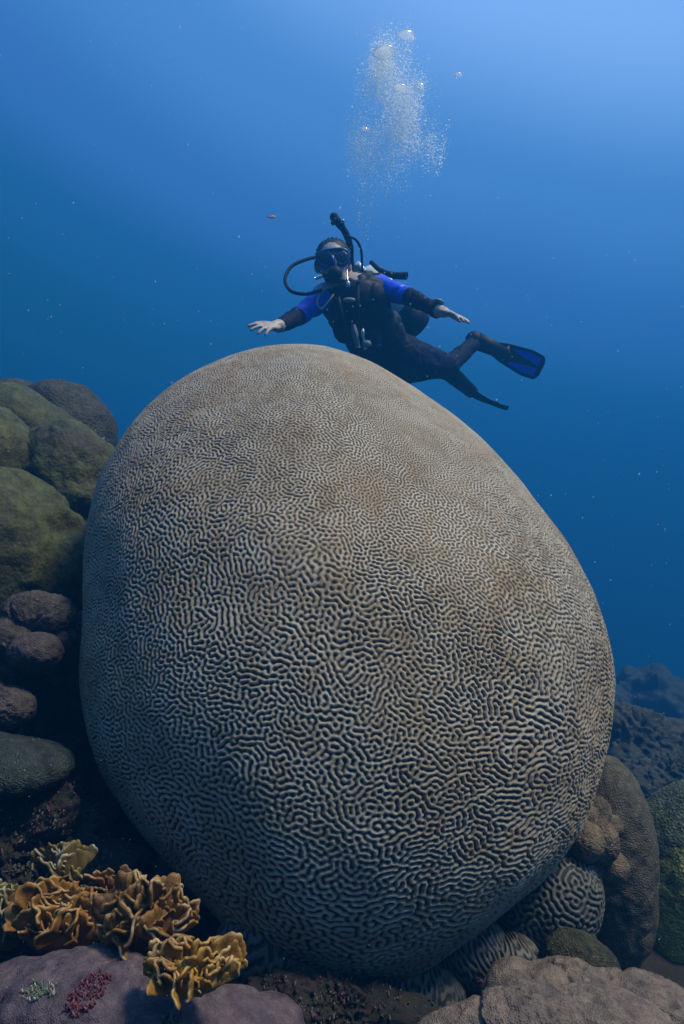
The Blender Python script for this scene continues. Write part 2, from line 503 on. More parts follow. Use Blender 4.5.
# left heap: tall lumpy boulder corals
tag(lobed('boulder_coral', [px_lobe(66, 442, 2.75, 56, 0.86, 1, 1.15), px_lobe(18, 432, 2.80, 52, 1.1, 1, 1), px_lobe(60, 520, 2.9, 80, 0.7, 1, 1.1)],
          M['grey_boulder'], seed=3, lump=0.17, fine=0.006, nfreq=3.0, crease=0.12, res=150),
    'tall grey boulder coral at the back of the left heap, its dome against blue water', 'boulder coral', LB)
tag(lobed('boulder_coral', [px_lobe(10, 470, 2.45, 82, 0.85, 1, 1.02), px_lobe(20, 540, 2.5, 90, 0.9, 1, 1)],
          M['green_boulder'], seed=13, lump=0.20, fine=0.006, nfreq=3.0, crease=0.12, res=150),
    'dark grey dome of boulder coral with a pale rim, leaning on the tall back boulder', 'boulder coral', LB)
tag(lobed('boulder_coral', [px_lobe(74, 492, 2.15, 58, 0.80, 1, 1.18), px_lobe(58, 472, 2.15, 42), px_lobe(95, 545, 2.15, 48)],
          M['green_boulder'], seed=23, lump=0.27, fine=0.006, nfreq=3.0, crease=0.12, res=150),
    'mossy green boulder coral just left of the giant brain coral, its top catching light', 'boulder coral', LB)
tag(lobed('boulder_coral', [px_lobe(-18, 470, 2.1, 66, 0.9, 1, 1), px_lobe(-30, 520, 2.1, 80)],
          M['green_boulder'], seed=27, lump=0.20, fine=0.006, nfreq=3.0, crease=0.12, res=150),
    'greenish boulder coral cut by the left edge, above the broad low dome', 'boulder coral', LB)
tag(lobed('boulder_coral', [px_lobe(-10, 568, 1.80, 100, 1.0, 1, 1.0), px_lobe(45, 555, 1.84, 58, 0.85, 1, 1.1), px_lobe(60, 600, 1.85, 60)],
          M['green_boulder'], seed=33, lump=0.17, fine=0.006, nfreq=3.0, crease=0.12, res=150),
    'broad olive dome of boulder coral at the left edge, largest and nearest of the heap', 'boulder coral', LB)
tag(lobed('boulder_coral', [px_lobe(72, 585, 1.80, 46, 1, 1, 1), px_lobe(50, 610, 1.80, 44), px_lobe(88, 640, 1.85, 46), px_lobe(60, 665, 1.8, 50)],
          M['green_boulder'], seed=39, lump=0.24, fine=0.006, nfreq=3.0, crease=0.12, res=150),
    'small olive boulder coral low between the broad dome and the giant brain coral', 'boulder coral', LB)

# mauve lobes
tag(lobed('lobe_coral', [px_lobe(32, 614, 1.42, 29, 1, 1, 0.82), px_lobe(50, 616, 1.42, 26, 1, 1, 0.85), px_lobe(8, 640, 1.38, 27, 1, 1, .85), px_lobe(36, 652, 1.34, 25, 1.1, 1, 0.8), px_lobe(60, 640, 1.42, 18), px_lobe(20, 668, 1.4, 24)],
          M['mauve_lobes'], seed=43, crease=0.10, lump=0.14, fine=0.0038, sharp=22, res=130),
    'mauve-brown coral of swollen knobs with a cleft in its topmost knob, below the green boulders', 'lobe coral')
tag(lobed('lobe_coral', [px_lobe(8, 708, 1.30, 24, 1.1, 1, 0.9), px_lobe(-14, 702, 1.30, 22)],
          M['mauve_lobes'], seed=47, lump=0.08, fine=0.0038),
    'small dim brown knob of coral at the left edge, above the blue-green plate', 'lobe coral')
tag(lobed('plate_coral', [px_lobe(12, 768, 1.20, 60, 1, 0.9, 0.40), px_lobe(-30, 762, 1.20, 60, 1, .9, .42)],
          M['blue_plate'], seed=49, lump=0.05, fine=0.0038),
    'flat blue-green plate coral with a fine mesh of polyps at the left edge', 'plate coral')

tag(lobed('reef_rock', [px_lobe(70, 735, 1.62, 92, 0.85, 0.8, 1.1), px_lobe(30, 700, 1.62, 80, 1, .8, 1), px_lobe(105, 800, 1.6, 70, .8, .7, 1)],
          M['reef'], seed=151, lump=0.5, fine=0.022, nfreq=5, res=150),
    'dark crusted reef rock in the shadow between the mauve knobs and the giant coral', 'rock')
tag(lobed('reef_rock', [px_lobe(20, 842, 1.22, 70, 1.15, 0.8, 0.85), px_lobe(95, 880, 1.22, 54, 1.2, .8, .8), px_lobe(-40, 850, 1.2, 80)],
          M['reef'], seed=157, lump=0.45, fine=0.020, nfreq=6, res=150),
    'turf-covered reef rock with reddish crust under the blue-green plate, behind the leaf corals', 'rock')
tag(lobed('reef_rock', [px_lobe(300, 1010, 1.02, 44, 1.5, 0.8, 0.75), px_lobe(375, 1020, 1.05, 44, 1.4, .8, .7)],
          M['reef'], seed=163, lump=0.5, fine=0.012, nfreq=6, res=120),
    'low crusted reef rock at the bottom edge between the purple mass and the pinkish folds', 'rock')

# right side
tag(lobed('mound_coral', [px_lobe(606, 860, 1.55, 74, 0.62, 0.8, 1.38), px_lobe(600, 900, 1.55, 70, 0.7, .8, 1)],
          M['brown_mound'], seed=53, lump=0.06, fine=0.0038),
    'smooth grey-brown upright mound coral right behind the tan knobs', 'mound coral')
tag(lobed('mound_coral', [px_lobe(706, 900, 1.72, 104, 0.78, 0.8, 1.14), px_lobe(680, 930, 1.7, 80, .72, .8, 1)],
          M['teal_mound'], seed=57, lump=0.05, fine=0.004, res=150),
    'dark teal mound coral with a yellow-green mottled patch at the right edge', 'mound coral')
tag(lobed('knob_coral', [px_lobe(582, 818, 1.34, 16), px_lobe(598, 812, 1.36, 13, 1, 1, 1.2), px_lobe(584, 842, 1.30, 20), px_lobe(602, 842, 1.31, 17, 1, 1, 1.25),
                         px_lobe(612, 868, 1.33, 17), px_lobe(600, 880, 1.34, 14), px_lobe(590, 865, 1.34, 18), px_lobe(612, 826, 1.36, 11)],
          M['tan_knob'], seed=63, lump=0.05, fine=0.0023, sharp=26, res=130),
    'cluster of tan knobs wedged between the giant brain coral and the smooth mound', 'knob coral')
tag(lobed('mound_coral', [px_lobe(576, 962, 1.16, 34, 1, 1, 0.8), px_lobe(590, 975, 1.16, 30)],
          M['olive_small'], seed=67, lump=0.08, fine=0.0029),
    'small olive mound coral under the small brain coral', 'mound coral')
tag(lobed('fold_coral', [px_lobe(560, 1010, 1.00, 52, 1.5, 1.0, 0.80), px_lobe(630, 1020, 1.0, 50, 1.5, 1, 0.8), px_lobe(516, 990, 1.02, 28, 1, 1, 1.0), px_lobe(660, 1040, .98, 50, 1.3, 1, .8)],
          M['pink_fold'], seed=73, lump=0.10, fine=0.0038, res=170, crease=0.12),
    'pinkish-brown folded coral in the lower right corner, the rear of the two folds', 'fold coral', 'smooth folds of coral in the lower right corner')
tag(lobed('fold_coral', [px_lobe(530, 1040, .80, 48, 1.7, 1.0, 1.0), px_lobe(600, 1050, .80, 56, 1.5, 1, 0.95), px_lobe(480, 1056, .8, 48, 1.5, 1, .9), px_lobe(575, 1026, .82, 32, 1.4, 1, .9)],
          M['pink_fold'], seed=79, lump=0.10, fine=0.0034, res=170, crease=0.12),
    'pinkish-brown folded coral at the bottom edge, the nearer of the two folds', 'fold coral', 'smooth folds of coral in the lower right corner')

# lower left purple mass
purple = [px_lobe(100, 1042, .84, 84, 1.5, 1, 1.00), px_lobe(20, 1060, .86, 80, 1.3, 1, 1.1), px_lobe(215, 1062, .86, 66, 1.2, 1, 1.0), px_lobe(262, 1056, .88, 48, 1, 1, 1.1), px_lobe(160, 1020, .93, 40, 1.3, 1, 0.8)]
PURPLE = tag(lobed('purple_coral', purple, M['purple_smooth'], seed=83, lump=0.14, crease=0.06, fine=0.0029, res=170),
    'smooth dusky purple coral mass across the lower left corner, under the orange leaf corals', 'smooth coral')

# far right reef heads fading into the blue
far = [((640, 748, 4.3, 42, 1, 1, 1.0), (612, 738, 4.3, 36, 1, 1, 1), (632, 765, 4.2, 48, 1, 1, 1)),
       ((668, 796, 3.6, 44, 1.4, 1, 0.8), (690, 778, 3.6, 34, 1, 1, .8)),
       ((650, 718, 9.0, 46, 1, 1, 1.0), (620, 730, 9.0, 42, 1, 1, 1), (684, 742, 9.0, 45, 1.2, 1, .8))]
FL = ['hazy knobbly coral head just right of the giant coral, nearest in the distance',
      'low hazy coral head touching the right edge, below the dark mass',
      'faint dark blue coral mass farthest away at the right, almost lost in the water']
for k, (ls, lab) in enumerate(zip(far, FL)):
    tag(lobed('coral_head', [px_lobe(*l) for l in ls], M['grey_boulder'], seed=90 + 7 * k, lump=0.5, fine=0.03, nfreq=5),
        lab, 'coral head', 'coral heads in the distance on the right')

# ------------------------------------------------------------------ small brain corals
def small_brain(name, cen, ax, ry, lam, mat, seed, relief=0.28, res=(300, 480), stripes=False):
    """ellipsoid colony; ax = semi-axes; ry = euler rotation"""
    Rm = np.array(Matrix.Rotation(ry[2], 3, 'Z') @ Matrix.Rotation(ry[1], 3, 'Y') @ Matrix.Rotation(ry[0], 3, 'X'))
    ny = nx = res[0]
    ext = 2.0
    g = (np.arange(nx) - nx / 2 + .5) * (2 * ext / nx)
    Pp, Qq = np.meshgrid(g, g)
    rho = np.hypot(Pp, Qq) + 1e-9
    th = rho + np.where(rho > 1.6, (math.pi - 0.03 - ext) * ((rho - 1.6) / (ext - 1.6)).clip(0, 1) ** 2, 0)
    th = np.minimum(th, math.pi - .03)
    step = 2 * ext / nx
    ones = np.ones_like(Pp)
    h = labyrinth(ny, nx, lam / (ax[2] * step) * (2.2 if stripes else 1), lam / (ax[0] * step), seed, 7)
    # the chart looks at the camera: (x, z) in the picture plane, -y towards the camera
    D = np.stack([(np.sin(th) * Pp / rho).ravel(), (-np.cos(th)).ravel(), (np.sin(th) * Qq / rho).ravel()], -1)
    V = (D * np.array(ax)) @ Rm.T
    Nn = (D / np.array(ax)) @ Rm.T
    Nn /= np.linalg.norm(Nn, axis=1, keepdims=True)
    V = V + np.asarray(cen) + Nn * ((h.ravel() * relief * lam * .5 + 0.05 * ax[0] * fbm(V / ax[0] * 1.5, 2, seed)))[:, None]
    keep = (rho < ext - 0.02).ravel()
    idx = np.full(nx * ny, -1, dtype=np.int64); idx[keep] = np.arange(keep.sum()); idx = idx.reshape(ny, nx)
    Q = np.stack([idx[:-1, :-1], idx[:-1, 1:], idx[1:, 1:], idx[1:, :-1]], -1).reshape(-1, 4)
    Q = Q[(Q >= 0).all(1)]
    o = mesh_np(name, V[keep], Q, mat, attrs={'ridge': ((h + 1) / 2).ravel()[keep]})
    return recenter(o, (cen[0], cen[1], V[keep][:, 2].min()))

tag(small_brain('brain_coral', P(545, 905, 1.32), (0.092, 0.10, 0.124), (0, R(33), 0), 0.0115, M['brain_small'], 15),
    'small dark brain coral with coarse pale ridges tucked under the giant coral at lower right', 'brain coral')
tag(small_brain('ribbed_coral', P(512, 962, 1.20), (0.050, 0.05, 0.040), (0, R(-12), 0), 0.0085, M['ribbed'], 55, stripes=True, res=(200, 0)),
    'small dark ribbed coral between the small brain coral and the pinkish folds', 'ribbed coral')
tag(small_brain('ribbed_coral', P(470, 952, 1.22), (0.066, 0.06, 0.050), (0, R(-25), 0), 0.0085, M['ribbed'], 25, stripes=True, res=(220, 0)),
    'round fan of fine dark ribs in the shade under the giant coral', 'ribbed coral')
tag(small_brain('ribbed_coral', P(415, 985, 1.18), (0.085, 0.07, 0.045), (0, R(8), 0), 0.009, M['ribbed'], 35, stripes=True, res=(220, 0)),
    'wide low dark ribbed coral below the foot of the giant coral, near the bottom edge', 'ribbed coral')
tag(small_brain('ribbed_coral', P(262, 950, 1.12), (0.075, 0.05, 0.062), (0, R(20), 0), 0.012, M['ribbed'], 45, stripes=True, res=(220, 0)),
    'dark blue-rimmed plate coral hanging beside the orange leaf coral', 'plate coral')

# ------------------------------------------------------------------ leaf (fire) corals
def frond_mesh(w, h, seed, thick=0.0017):
    """one curled leaf: fan outline, wavy lobed rim, real thickness, pale swollen edge"""
    g = random.Random(seed)
    nu, nv = 21, 11
    ph1, ph2, ph3 = g.uniform(0, 6.3), g.uniform(0, 6.3), g.uniform(0, 6.3)
    curl = g.uniform(0.15, 0.7); lean = g.uniform(-0.25, 0.25); ruff = g.uniform(0.04, 0.09)
    F_, B_ = [], []
    rim = []
    mid = np.zeros((nv, nu, 3))
    for j in range(nv):
        v = j / (nv - 1)
        for i in range(nu):
            u = -1 + 2 * i / (nu - 1)
            hh = h * (1 - 0.34 * abs(u) ** 3 + 0.13 * math.sin(3.6 * u + ph1) + 0.09 * abs(math.sin(6.5 * u + ph2)))
            ww = w * (0.50 + 0.62 * v ** 0.8)
            a = u * curl
            x = ww * math.sin(a) / max(curl, 0.5) * 0.9
            y = ww * (1 - math.cos(a)) * 0.6 + ruff * w * v * v * math.sin(6 * u + ph3) - lean * h * v * v
            mid[j, i] = (x, y, hh * v)
    du = np.gradient(mid, axis=1); dv = np.gradient(mid, axis=0)
    n = np.cross(du, dv); n /= np.linalg.norm(n, axis=-1, keepdims=True) + 1e-12
    vv = np.linspace(0, 1, nv)[:, None]; uu = np.linspace(-1, 1, nu)[None, :]
    edge = np.maximum(np.broadcast_to(vv, (nv, nu)), np.abs(np.broadcast_to(uu, (nv, nu))) * np.minimum(1, 0.35 + vv))
    mid = mid + n * (0.0030 * fbm(mid.reshape(-1, 3) * 75, 2, seed)).reshape(nv, nu, 1)
    th = thick * (0.75 + 0.5 * edge ** 4) * np.where(edge > 0.97, 0.55, 1)
    Fr = mid + n * th[..., None]; Bk = mid - n * th[..., None]
    V = np.concatenate([Fr.reshape(-1, 3), Bk.reshape(-1, 3)])
    i = np.arange(nu * nv).reshape(nv, nu); k = nu * nv
    q1 = np.stack([i[:-1, :-1], i[:-1, 1:], i[1:, 1:], i[1:, :-1]], -1).reshape(-1, 4)
    q2 = q1[:, ::-1] + k
    bd = np.concatenate([i[0, :], i[1:, -1], i[-1, -2::-1], i[-2:0:-1, 0]])
    nb = np.roll(bd, -1)
    q3 = np.stack([nb, bd, bd + k, nb + k], -1)
    Q = np.concatenate([q1, q2, q3])
    rim = np.concatenate([edge.ravel(), edge.ravel()])
    me = bpy.data.meshes.new('frond')
    me.from_pydata(V.tolist(), [], Q.tolist())
    at = me.attributes.new('rim', 'FLOAT', 'POINT')
    at.data.foreach_set('value', rim.astype(np.float32))
    me.polygons.foreach_set('use_smooth', np.ones(len(me.polygons), dtype=bool))
    return me

def leaf_coral(label, px, py, Y, wpx, hpx, mat, n, size, seed, tilt=0.0):
    """a colony of curled fronds packed on a low knob"""
    g = random.Random(seed)
    c = P(px, py, Y)
    rx, rz = wpx / F * Y / 2, hpx / F * Y / 2
    ry = rx * 0.7
    t = empty('leaf_coral', (c[0], c[1], c[2] - rz))
    tag(t, label, 'leaf coral', 'leaf corals in the lower left corner')
    D, Q = sphere_grid(14, 22)
    V = D * np.array([rx * .8, ry * .8, rz * .75]); V = V + D * (0.12 * rx * fbm(D * 3, 2, seed))[:, None]
    k = mesh_np('knob', V + np.array([0, 0, rz]), Q, M[mat], t, attrs={'rim': np.full(len(V), 0.1)})
    meshes = [frond_mesh(size * g.uniform(.75, 1.15), size * g.uniform(0.8, 1.25), seed * 31 + i) for i in range(6)]
    for m_ in meshes: m_.materials.append(M[mat])
    for i in range(n):
        # spread over the half that faces up and towards the camera
        az = g.uniform(-math.pi * 0.98, math.pi * 0.02)
        el = math.asin(min(1, max(-1, g.uniform(-0.25, 1.0))))
        d = Vector((math.cos(az) * math.cos(el), math.sin(az) * math.cos(el), math.sin(el)))
        o = bpy.data.objects.new('frond', meshes[i % 6]); C.objects.link(o); o.parent = t
        o.location = (d.x * rx * .72, d.y * ry * .72, d.z * rz * .62 + rz)
        # leaves stand in overlapping rows, broad face outwards, leaning back a little
        upv = (d * 0.55 + Vector((g.gauss(0, .25), g.gauss(0.10, .22), 0.75))).normalized()
        fwd = Matrix.Rotation(g.gauss(0, 0.55), 3, 'Z') @ Vector((d.x * 0.9, -1.0, 0.35))
        fwd = (fwd - upv * fwd.dot(upv)).normalized()
        sid = (-fwd).cross(upv).normalized()
        mt = Matrix((sid, -fwd, upv)).transposed()
        o.rotation_euler = mt.to_euler()
        s = g.uniform(0.55, 1.3); o.scale = (s, s, s)
    return t

S = 0.026
leaf_coral('orange leaf coral with pale rims beside the dark hollow, tallest of its row', 148, 930, .90, 84, 96, 'fire_brown', 67, S * 1.15, 3)
leaf_coral('bright yellow-orange leaf coral spread low on the purple coral, nearest the dark plate', 192, 974, .80, 88, 46, 'fire_yellow', 56, S * 0.9, 9)
leaf_coral('ochre leaf coral of thin curled blades between the olive one and the tall orange one', 66, 922, .98, 112, 66, 'fire_orange', 51, S, 5)
leaf_coral('olive-brown leaf coral at the back of the clump, darkest of its kind', 64, 876, 1.10, 46, 50, 'fire_olive', 28, S, 6)
leaf_coral('pale olive leaf coral cut by the left edge', 8, 920, 1.0, 46, 80, 'fire_olive', 32, S, 7)
leaf_coral('small brown leaf coral with few blades behind the tall orange one', 112, 895, 1.08, 34, 44, 'fire_brown', 15, S * .9, 8)

# encrusting patches on the purple coral, turf and rubble at the left
def clump(name, px, py, Y, rx, rz, mats, n, rad, seed, label, cat, stuff=False, ry=None, lift=0.0):
    g = random.Random(seed)
    c = P(px, py, Y)
    bm = bmesh.new()
    for i in range(n):
        a, r_ = g.uniform(0, 6.28), math.sqrt(g.random())
        x = rx * r_ * math.cos(a); z = rz * r_ * math.sin(a)
        y = (ry or 0.01) * g.uniform(-1, 1)
        s = rad * g.uniform(.5, 1.4)
        mtx = Matrix.Translation((c[0] + x, c[1] + y + z * 0.8, c[2] + z * 0.62)) @ Matrix.Rotation(g.uniform(0, 6), 4, 'X') @ Matrix.Rotation(g.uniform(0, 6), 4, 'Y') @ Matrix.Diagonal((s, s * g.uniform(.5, 1), s * g.uniform(1, 2.6), 1))
        r = bmesh.ops.create_icosphere(bm, subdivisions=1, radius=1, matrix=mtx)
        k = g.randrange(len(mats))
        for v in r['verts']:
            for f in v.link_faces: f.material_index = k
    o = from_bm(name, bm, mats)
    recenter(o, (c[0], c[1], c[2] - rz))
    tag(o, label, cat, kind='stuff' if stuff else None)
    return o
M['red_tuft'] = plain('dark_red_tuft', (0.10, 0.016, 0.026), .6, .4, 0, .5, 300)
M['pink_tuft'] = plain('pink_tuft', (0.22, 0.07, 0.10), .6, .4, 0, .4, 300)
M['pale_crust'] = plain('pale_crust', (0.36, 0.33, 0.30), .7, .3, 0, .4, 200)
M['green_crust'] = plain('green_crust', (0.10, 0.14, 0.09), .7, .3, 0, .4, 200)
M['dull_crust'] = plain('dull_crust', (0.075, 0.072, 0.058), .8, .2, 0, .5, 200)
M['dark_crust'] = plain('dark_crust', (0.055, 0.018, 0.026), .8, .2, 0, .5, 200)
M['mauve_crust'] = plain('mauve_crust', (0.11, 0.045, 0.07), .8, .2, 0, .5, 200)

from mathutils.bvhtree import BVHTree
def hit(obj, px, py):
    bpy.context.view_layer.update()
    t_ = BVHTree.FromPolygons([obj.matrix_world @ v.co for v in obj.data.vertices], [p.vertices[:] for p in obj.data.polygons])
    o_ = Vector((0, 0, CAMZ)); d = (Vector(P(px, py, 1.0)) - o_).normalized()
    h = t_.ray_cast(o_, d)
    return h[0] if h[0] is not None else Vector(P(px, py, 0.9))
def tuft(px, py, wpx, hpx, mats, n, rad, seed, label, cat):
    g = random.Random(seed)
    h = hit(PURPLE, px, py)
    Y = h.y
    t = empty('tuft', h); tag(t, label, cat)
    rx, ry = wpx / F * Y / 2, hpx / F * Y / 2
    for k, mt in enumerate(mats):
        bm = bmesh.new()
        for i in range(n // len(mats)):
            a, r_ = g.uniform(0, 6.28), math.sqrt(g.random())
            q = hit_fast(px + wpx / 2 * r_ * math.cos(a) + 0.35 * hpx * r_ * math.sin(a), py - hpx / 2 * r_ * math.sin(a))
            s = rad * g.uniform(.5, 1.3)
            up_ = Vector((g.uniform(-.8, .8), g.uniform(-.9, .3), 1)).normalized()
            p0 = q; p1 = q + up_ * s * g.uniform(1.5, 4)
            capsule(bm, p0 - Vector((0, 0, s)), p1, s * .8, s * .45, 6)
        bm.transform(Matrix.Translation(-h))
        from_bm('branchlets', bm, mt, t)
    return t
bm = bmesh.new()
g = random.Random(77)
cols = ['mauve_crust', 'dull_crust', 'dark_crust', 'red_tuft', 'mauve_crust', 'green_crust', 'mauve_crust', 'dull_crust']
for i in range(1500):
    x = g.uniform(-0.66, 0.50); y = g.uniform(0.80, 1.75)
    if g.random() < .5: x = g.uniform(-0.66, -0.3); y = g.uniform(1.0, 1.5)
    z = float(floor_z(np.array([x]), np.array([y]))[0]) + 0.03 + g.uniform(-.02, .03)
    s = 0.0045 * g.uniform(.5, 2.2)
    mtx = Matrix.Translation((x, y, z)) @ Matrix.Rotation(g.uniform(0, 6), 4, 'X') @ Matrix.Rotation(g.uniform(0, 6), 4, 'Y') @ Matrix.Diagonal((s, s * g.uniform(.4, 1), s * g.uniform(1, 3), 1))
    r = bmesh.ops.create_icosphere(bm, subdivisions=1, radius=1, matrix=mtx)
    k = g.randrange(len(cols))
    for v in r['verts']:
        for f in v.link_faces: f.material_index = k
tag(from_bm('coral_rubble', bm, [M[c] for c in cols], smooth=False), 'red, pale and green bits of rubble and turf round the foot of the corals', 'rubble', kind='stuff')

g = random.Random(91)
rocks = [o for o in C.objects if o.name.split('.')[0] == 'reef_rock']
bpy.context.view_layer.update()
trees = [BVHTree.FromPolygons([o.matrix_world @ v.co for v in o.data.vertices], [p.vertices[:] for p in o.data.polygons]) for o in rocks]
bm = bmesh.new()
def strew(px, py, size):
    o_ = Vector((0, 0, CAMZ)); d = (Vector(P(px, py, 1.0)) - o_).normalized()
    best = None
    for t_ in trees:
        h = t_.ray_cast(o_, d)
        if h[0] is not None and (best is None or h[3] < best[3]): best = h
    if best is None or best[3] > 2.6: return
    k = g.randrange(4)
    for q in range(g.randint(2, 5)):
        s = size * g.uniform(.4, 1.5)
        mtx = Matrix.Translation(best[0] + Vector([g.gauss(0, size * 1.5) for _ in range(3)])) @ Matrix.Rotation(g.uniform(0, 6), 4, 'X') @ Matrix.Rotation(g.uniform(0, 6), 4, 'Z') @ Matrix.Diagonal((s, s * g.uniform(.25, .8), s * g.uniform(.6, 2.4), 1))
        r = bmesh.ops.create_icosphere(bm, subdivisions=1, radius=1, matrix=mtx)
        for v in r['verts']:
            for f in v.link_faces: f.material_index = k
for i in range(380): strew(g.uniform(0, 130), g.uniform(780, 905), .0020)
for i in range(260): strew(g.uniform(225, 480), g.uniform(960, 1024), .0018)
tag(from_bm('reef_turf', bm, [M['mauve_crust'], M['dull_crust'], M['dull_crust'], M['dark_crust']]), 'tufts and crusts of dull red and grey-green turf on the reef rocks', 'turf', kind='stuff')

# ------------------------------------------------------------------ the diver
M['suit'] = plain('black_neoprene', (0.0015, 0.004, 0.024), .75, .12, 0, .3, 60)
M['suit_blue'] = plain('blue_neoprene', (0.004, 0.075, 0.80), .5, .35, 0, .15, 60)
M['skin'] = plain('skin', (0.42, 0.34, 0.32), .5, .4, 0, .08, 30)
M['hair'] = plain('dark_hair', (0.012, 0.010, 0.010), .6, .4, 0, .4, 120)
M['rubber'] = plain('black_rubber', (0.002, 0.004, 0.016), .6, .2, 0, .2, 50)
M['blue_plastic'] = plain('blue_plastic', (0.008, 0.040, 0.26), .35, .5, 0, .1, 50)
M['lens'] = plain('mask_lens', (0.010, 0.018, 0.04), .08, .8, 0, .1, 50)
M['steel'] = plain('steel', (0.62, 0.64, 0.66), .3, .5, .8, .1, 80)
M['tank_paint'] = plain('pale_tank_paint', (0.62, 0.66, 0.68), .4, .5, 0.1, .1, 40)
M['beige_hose'] = plain('beige_hose', (0.30, 0.30, 0.20), .5, .4, 0, .1, 40)
M['grey_panel'] = plain('grey_panel', (0.16, 0.18, 0.20), .5, .4, 0, .1, 40)

def capsule(bm, a, b, ra, rb, seg=16):
    a, b = Vector(a), Vector(b)
    d = b - a
    L_ = max(d.length, 1e-5)
    q = d.to_track_quat('Z', 'Y').to_matrix().to_4x4()
    bmesh.ops.create_cone(bm, cap_ends=True, segments=seg, radius1=ra, radius2=rb, depth=L_, matrix=Matrix.Translation((a + b) / 2) @ q)
    bmesh.ops.create_uvsphere(bm, u_segments=seg, v_segments=10, radius=ra, matrix=Matrix.Translation(a) @ q)
    bmesh.ops.create_uvsphere(bm, u_segments=seg, v_segments=10, radius=rb, matrix=Matrix.Translation(b) @ q)

def ellipsoid(bm, c, r, rot=None, seg=20):
    m = Matrix.Translation(Vector(c))
    if rot is not None: m = m @ rot
    bmesh.ops.create_uvsphere(bm, u_segments=seg, v_segments=14, radius=1, matrix=m @ Matrix.Diagonal((*r, 1)))

def remeshed(name, bm, voxel, mats, parent, iters=6, factor=0.5):
    me = bpy.data.meshes.new('tmp'); bm.to_mesh(me); bm.free()
    o = bpy.data.objects.new('tmp', me); C.objects.link(o)
    m = o.modifiers.new('r', 'REMESH'); m.mode = 'VOXEL'; m.voxel_size = voxel
    s = o.modifiers.new('s', 'SMOOTH'); s.iterations = iters; s.factor = factor
    dg = bpy.context.evaluated_depsgraph_get()
    me2 = bpy.data.meshes.new_from_object(o.evaluated_get(dg))
    bpy.data.objects.remove(o)
    me2.materials.clear()
    return link(name, me2, mats, parent)

def tube_pts(pts, r, n=64, taper=None):
    """smooth tube through points (Catmull-Rom)"""
    pts = [np.asarray(p, float) for p in pts]
    pts = [2 * pts[0] - pts[1]] + pts + [2 * pts[-1] - pts[-2]]
    cp = []
    seg = len(pts) - 3
    for i in range(seg):
        p0, p1, p2, p3 = pts[i:i + 4]
        m_ = max(3, n // seg)
        for t in np.linspace(0, 1, m_, endpoint=(i == seg - 1)):
            cp.append(.5 * ((2 * p1) + (-p0 + p2) * t + (2 * p0 - 5 * p1 + 4 * p2 - p3) * t * t + (-p0 + 3 * p1 - 3 * p2 + p3) * t ** 3))
    cp = np.array(cp)
    tg = np.gradient(cp, axis=0); tg /= np.linalg.norm(tg, axis=1, keepdims=True)
    ref = np.array([0.13, -0.9, 0.2])
    V = []
    k = 10
    for i, (c, t) in enumerate(zip(cp, tg)):
        a = np.cross(t, ref); a /= np.linalg.norm(a) + 1e-9; b = np.cross(t, a)
        rr = r if taper is None else r * np.interp(i / (len(cp) - 1), *taper)
        for j in range(k):
            an = 2 * math.pi * j / k
            V.append(c + rr * (a * math.cos(an) + b * math.sin(an)))
    V = np.array(V)
    n_ = len(cp)
    i = np.arange(n_ * k).reshape(n_, k)
    Q = np.stack([i[:-1], i[1:], np.roll(i[1:], -1, 1), np.roll(i[:-1], -1, 1)], -1).reshape(-1, 4).tolist()
    Q.append(list(range(k))[::-1]); Q.append(list(range((n_ - 1) * k, n_ * k)))
    return V, Q

def tube(name, pts, r, mat, parent, n=64, taper=None, ribs=None):
    if ribs:
        ts = np.linspace(0, 1, ribs * 4 + 1)
        taper = (ts, 1 + 0.12 * np.sin(np.arange(len(ts)) * math.pi / 2))
        n = ribs * 4
    V, Q = tube_pts(pts, r, n, taper)
    me = bpy.data.meshes.new(name); me.from_pydata(V.tolist(), [], Q)
    return link(name, me, mat, parent)

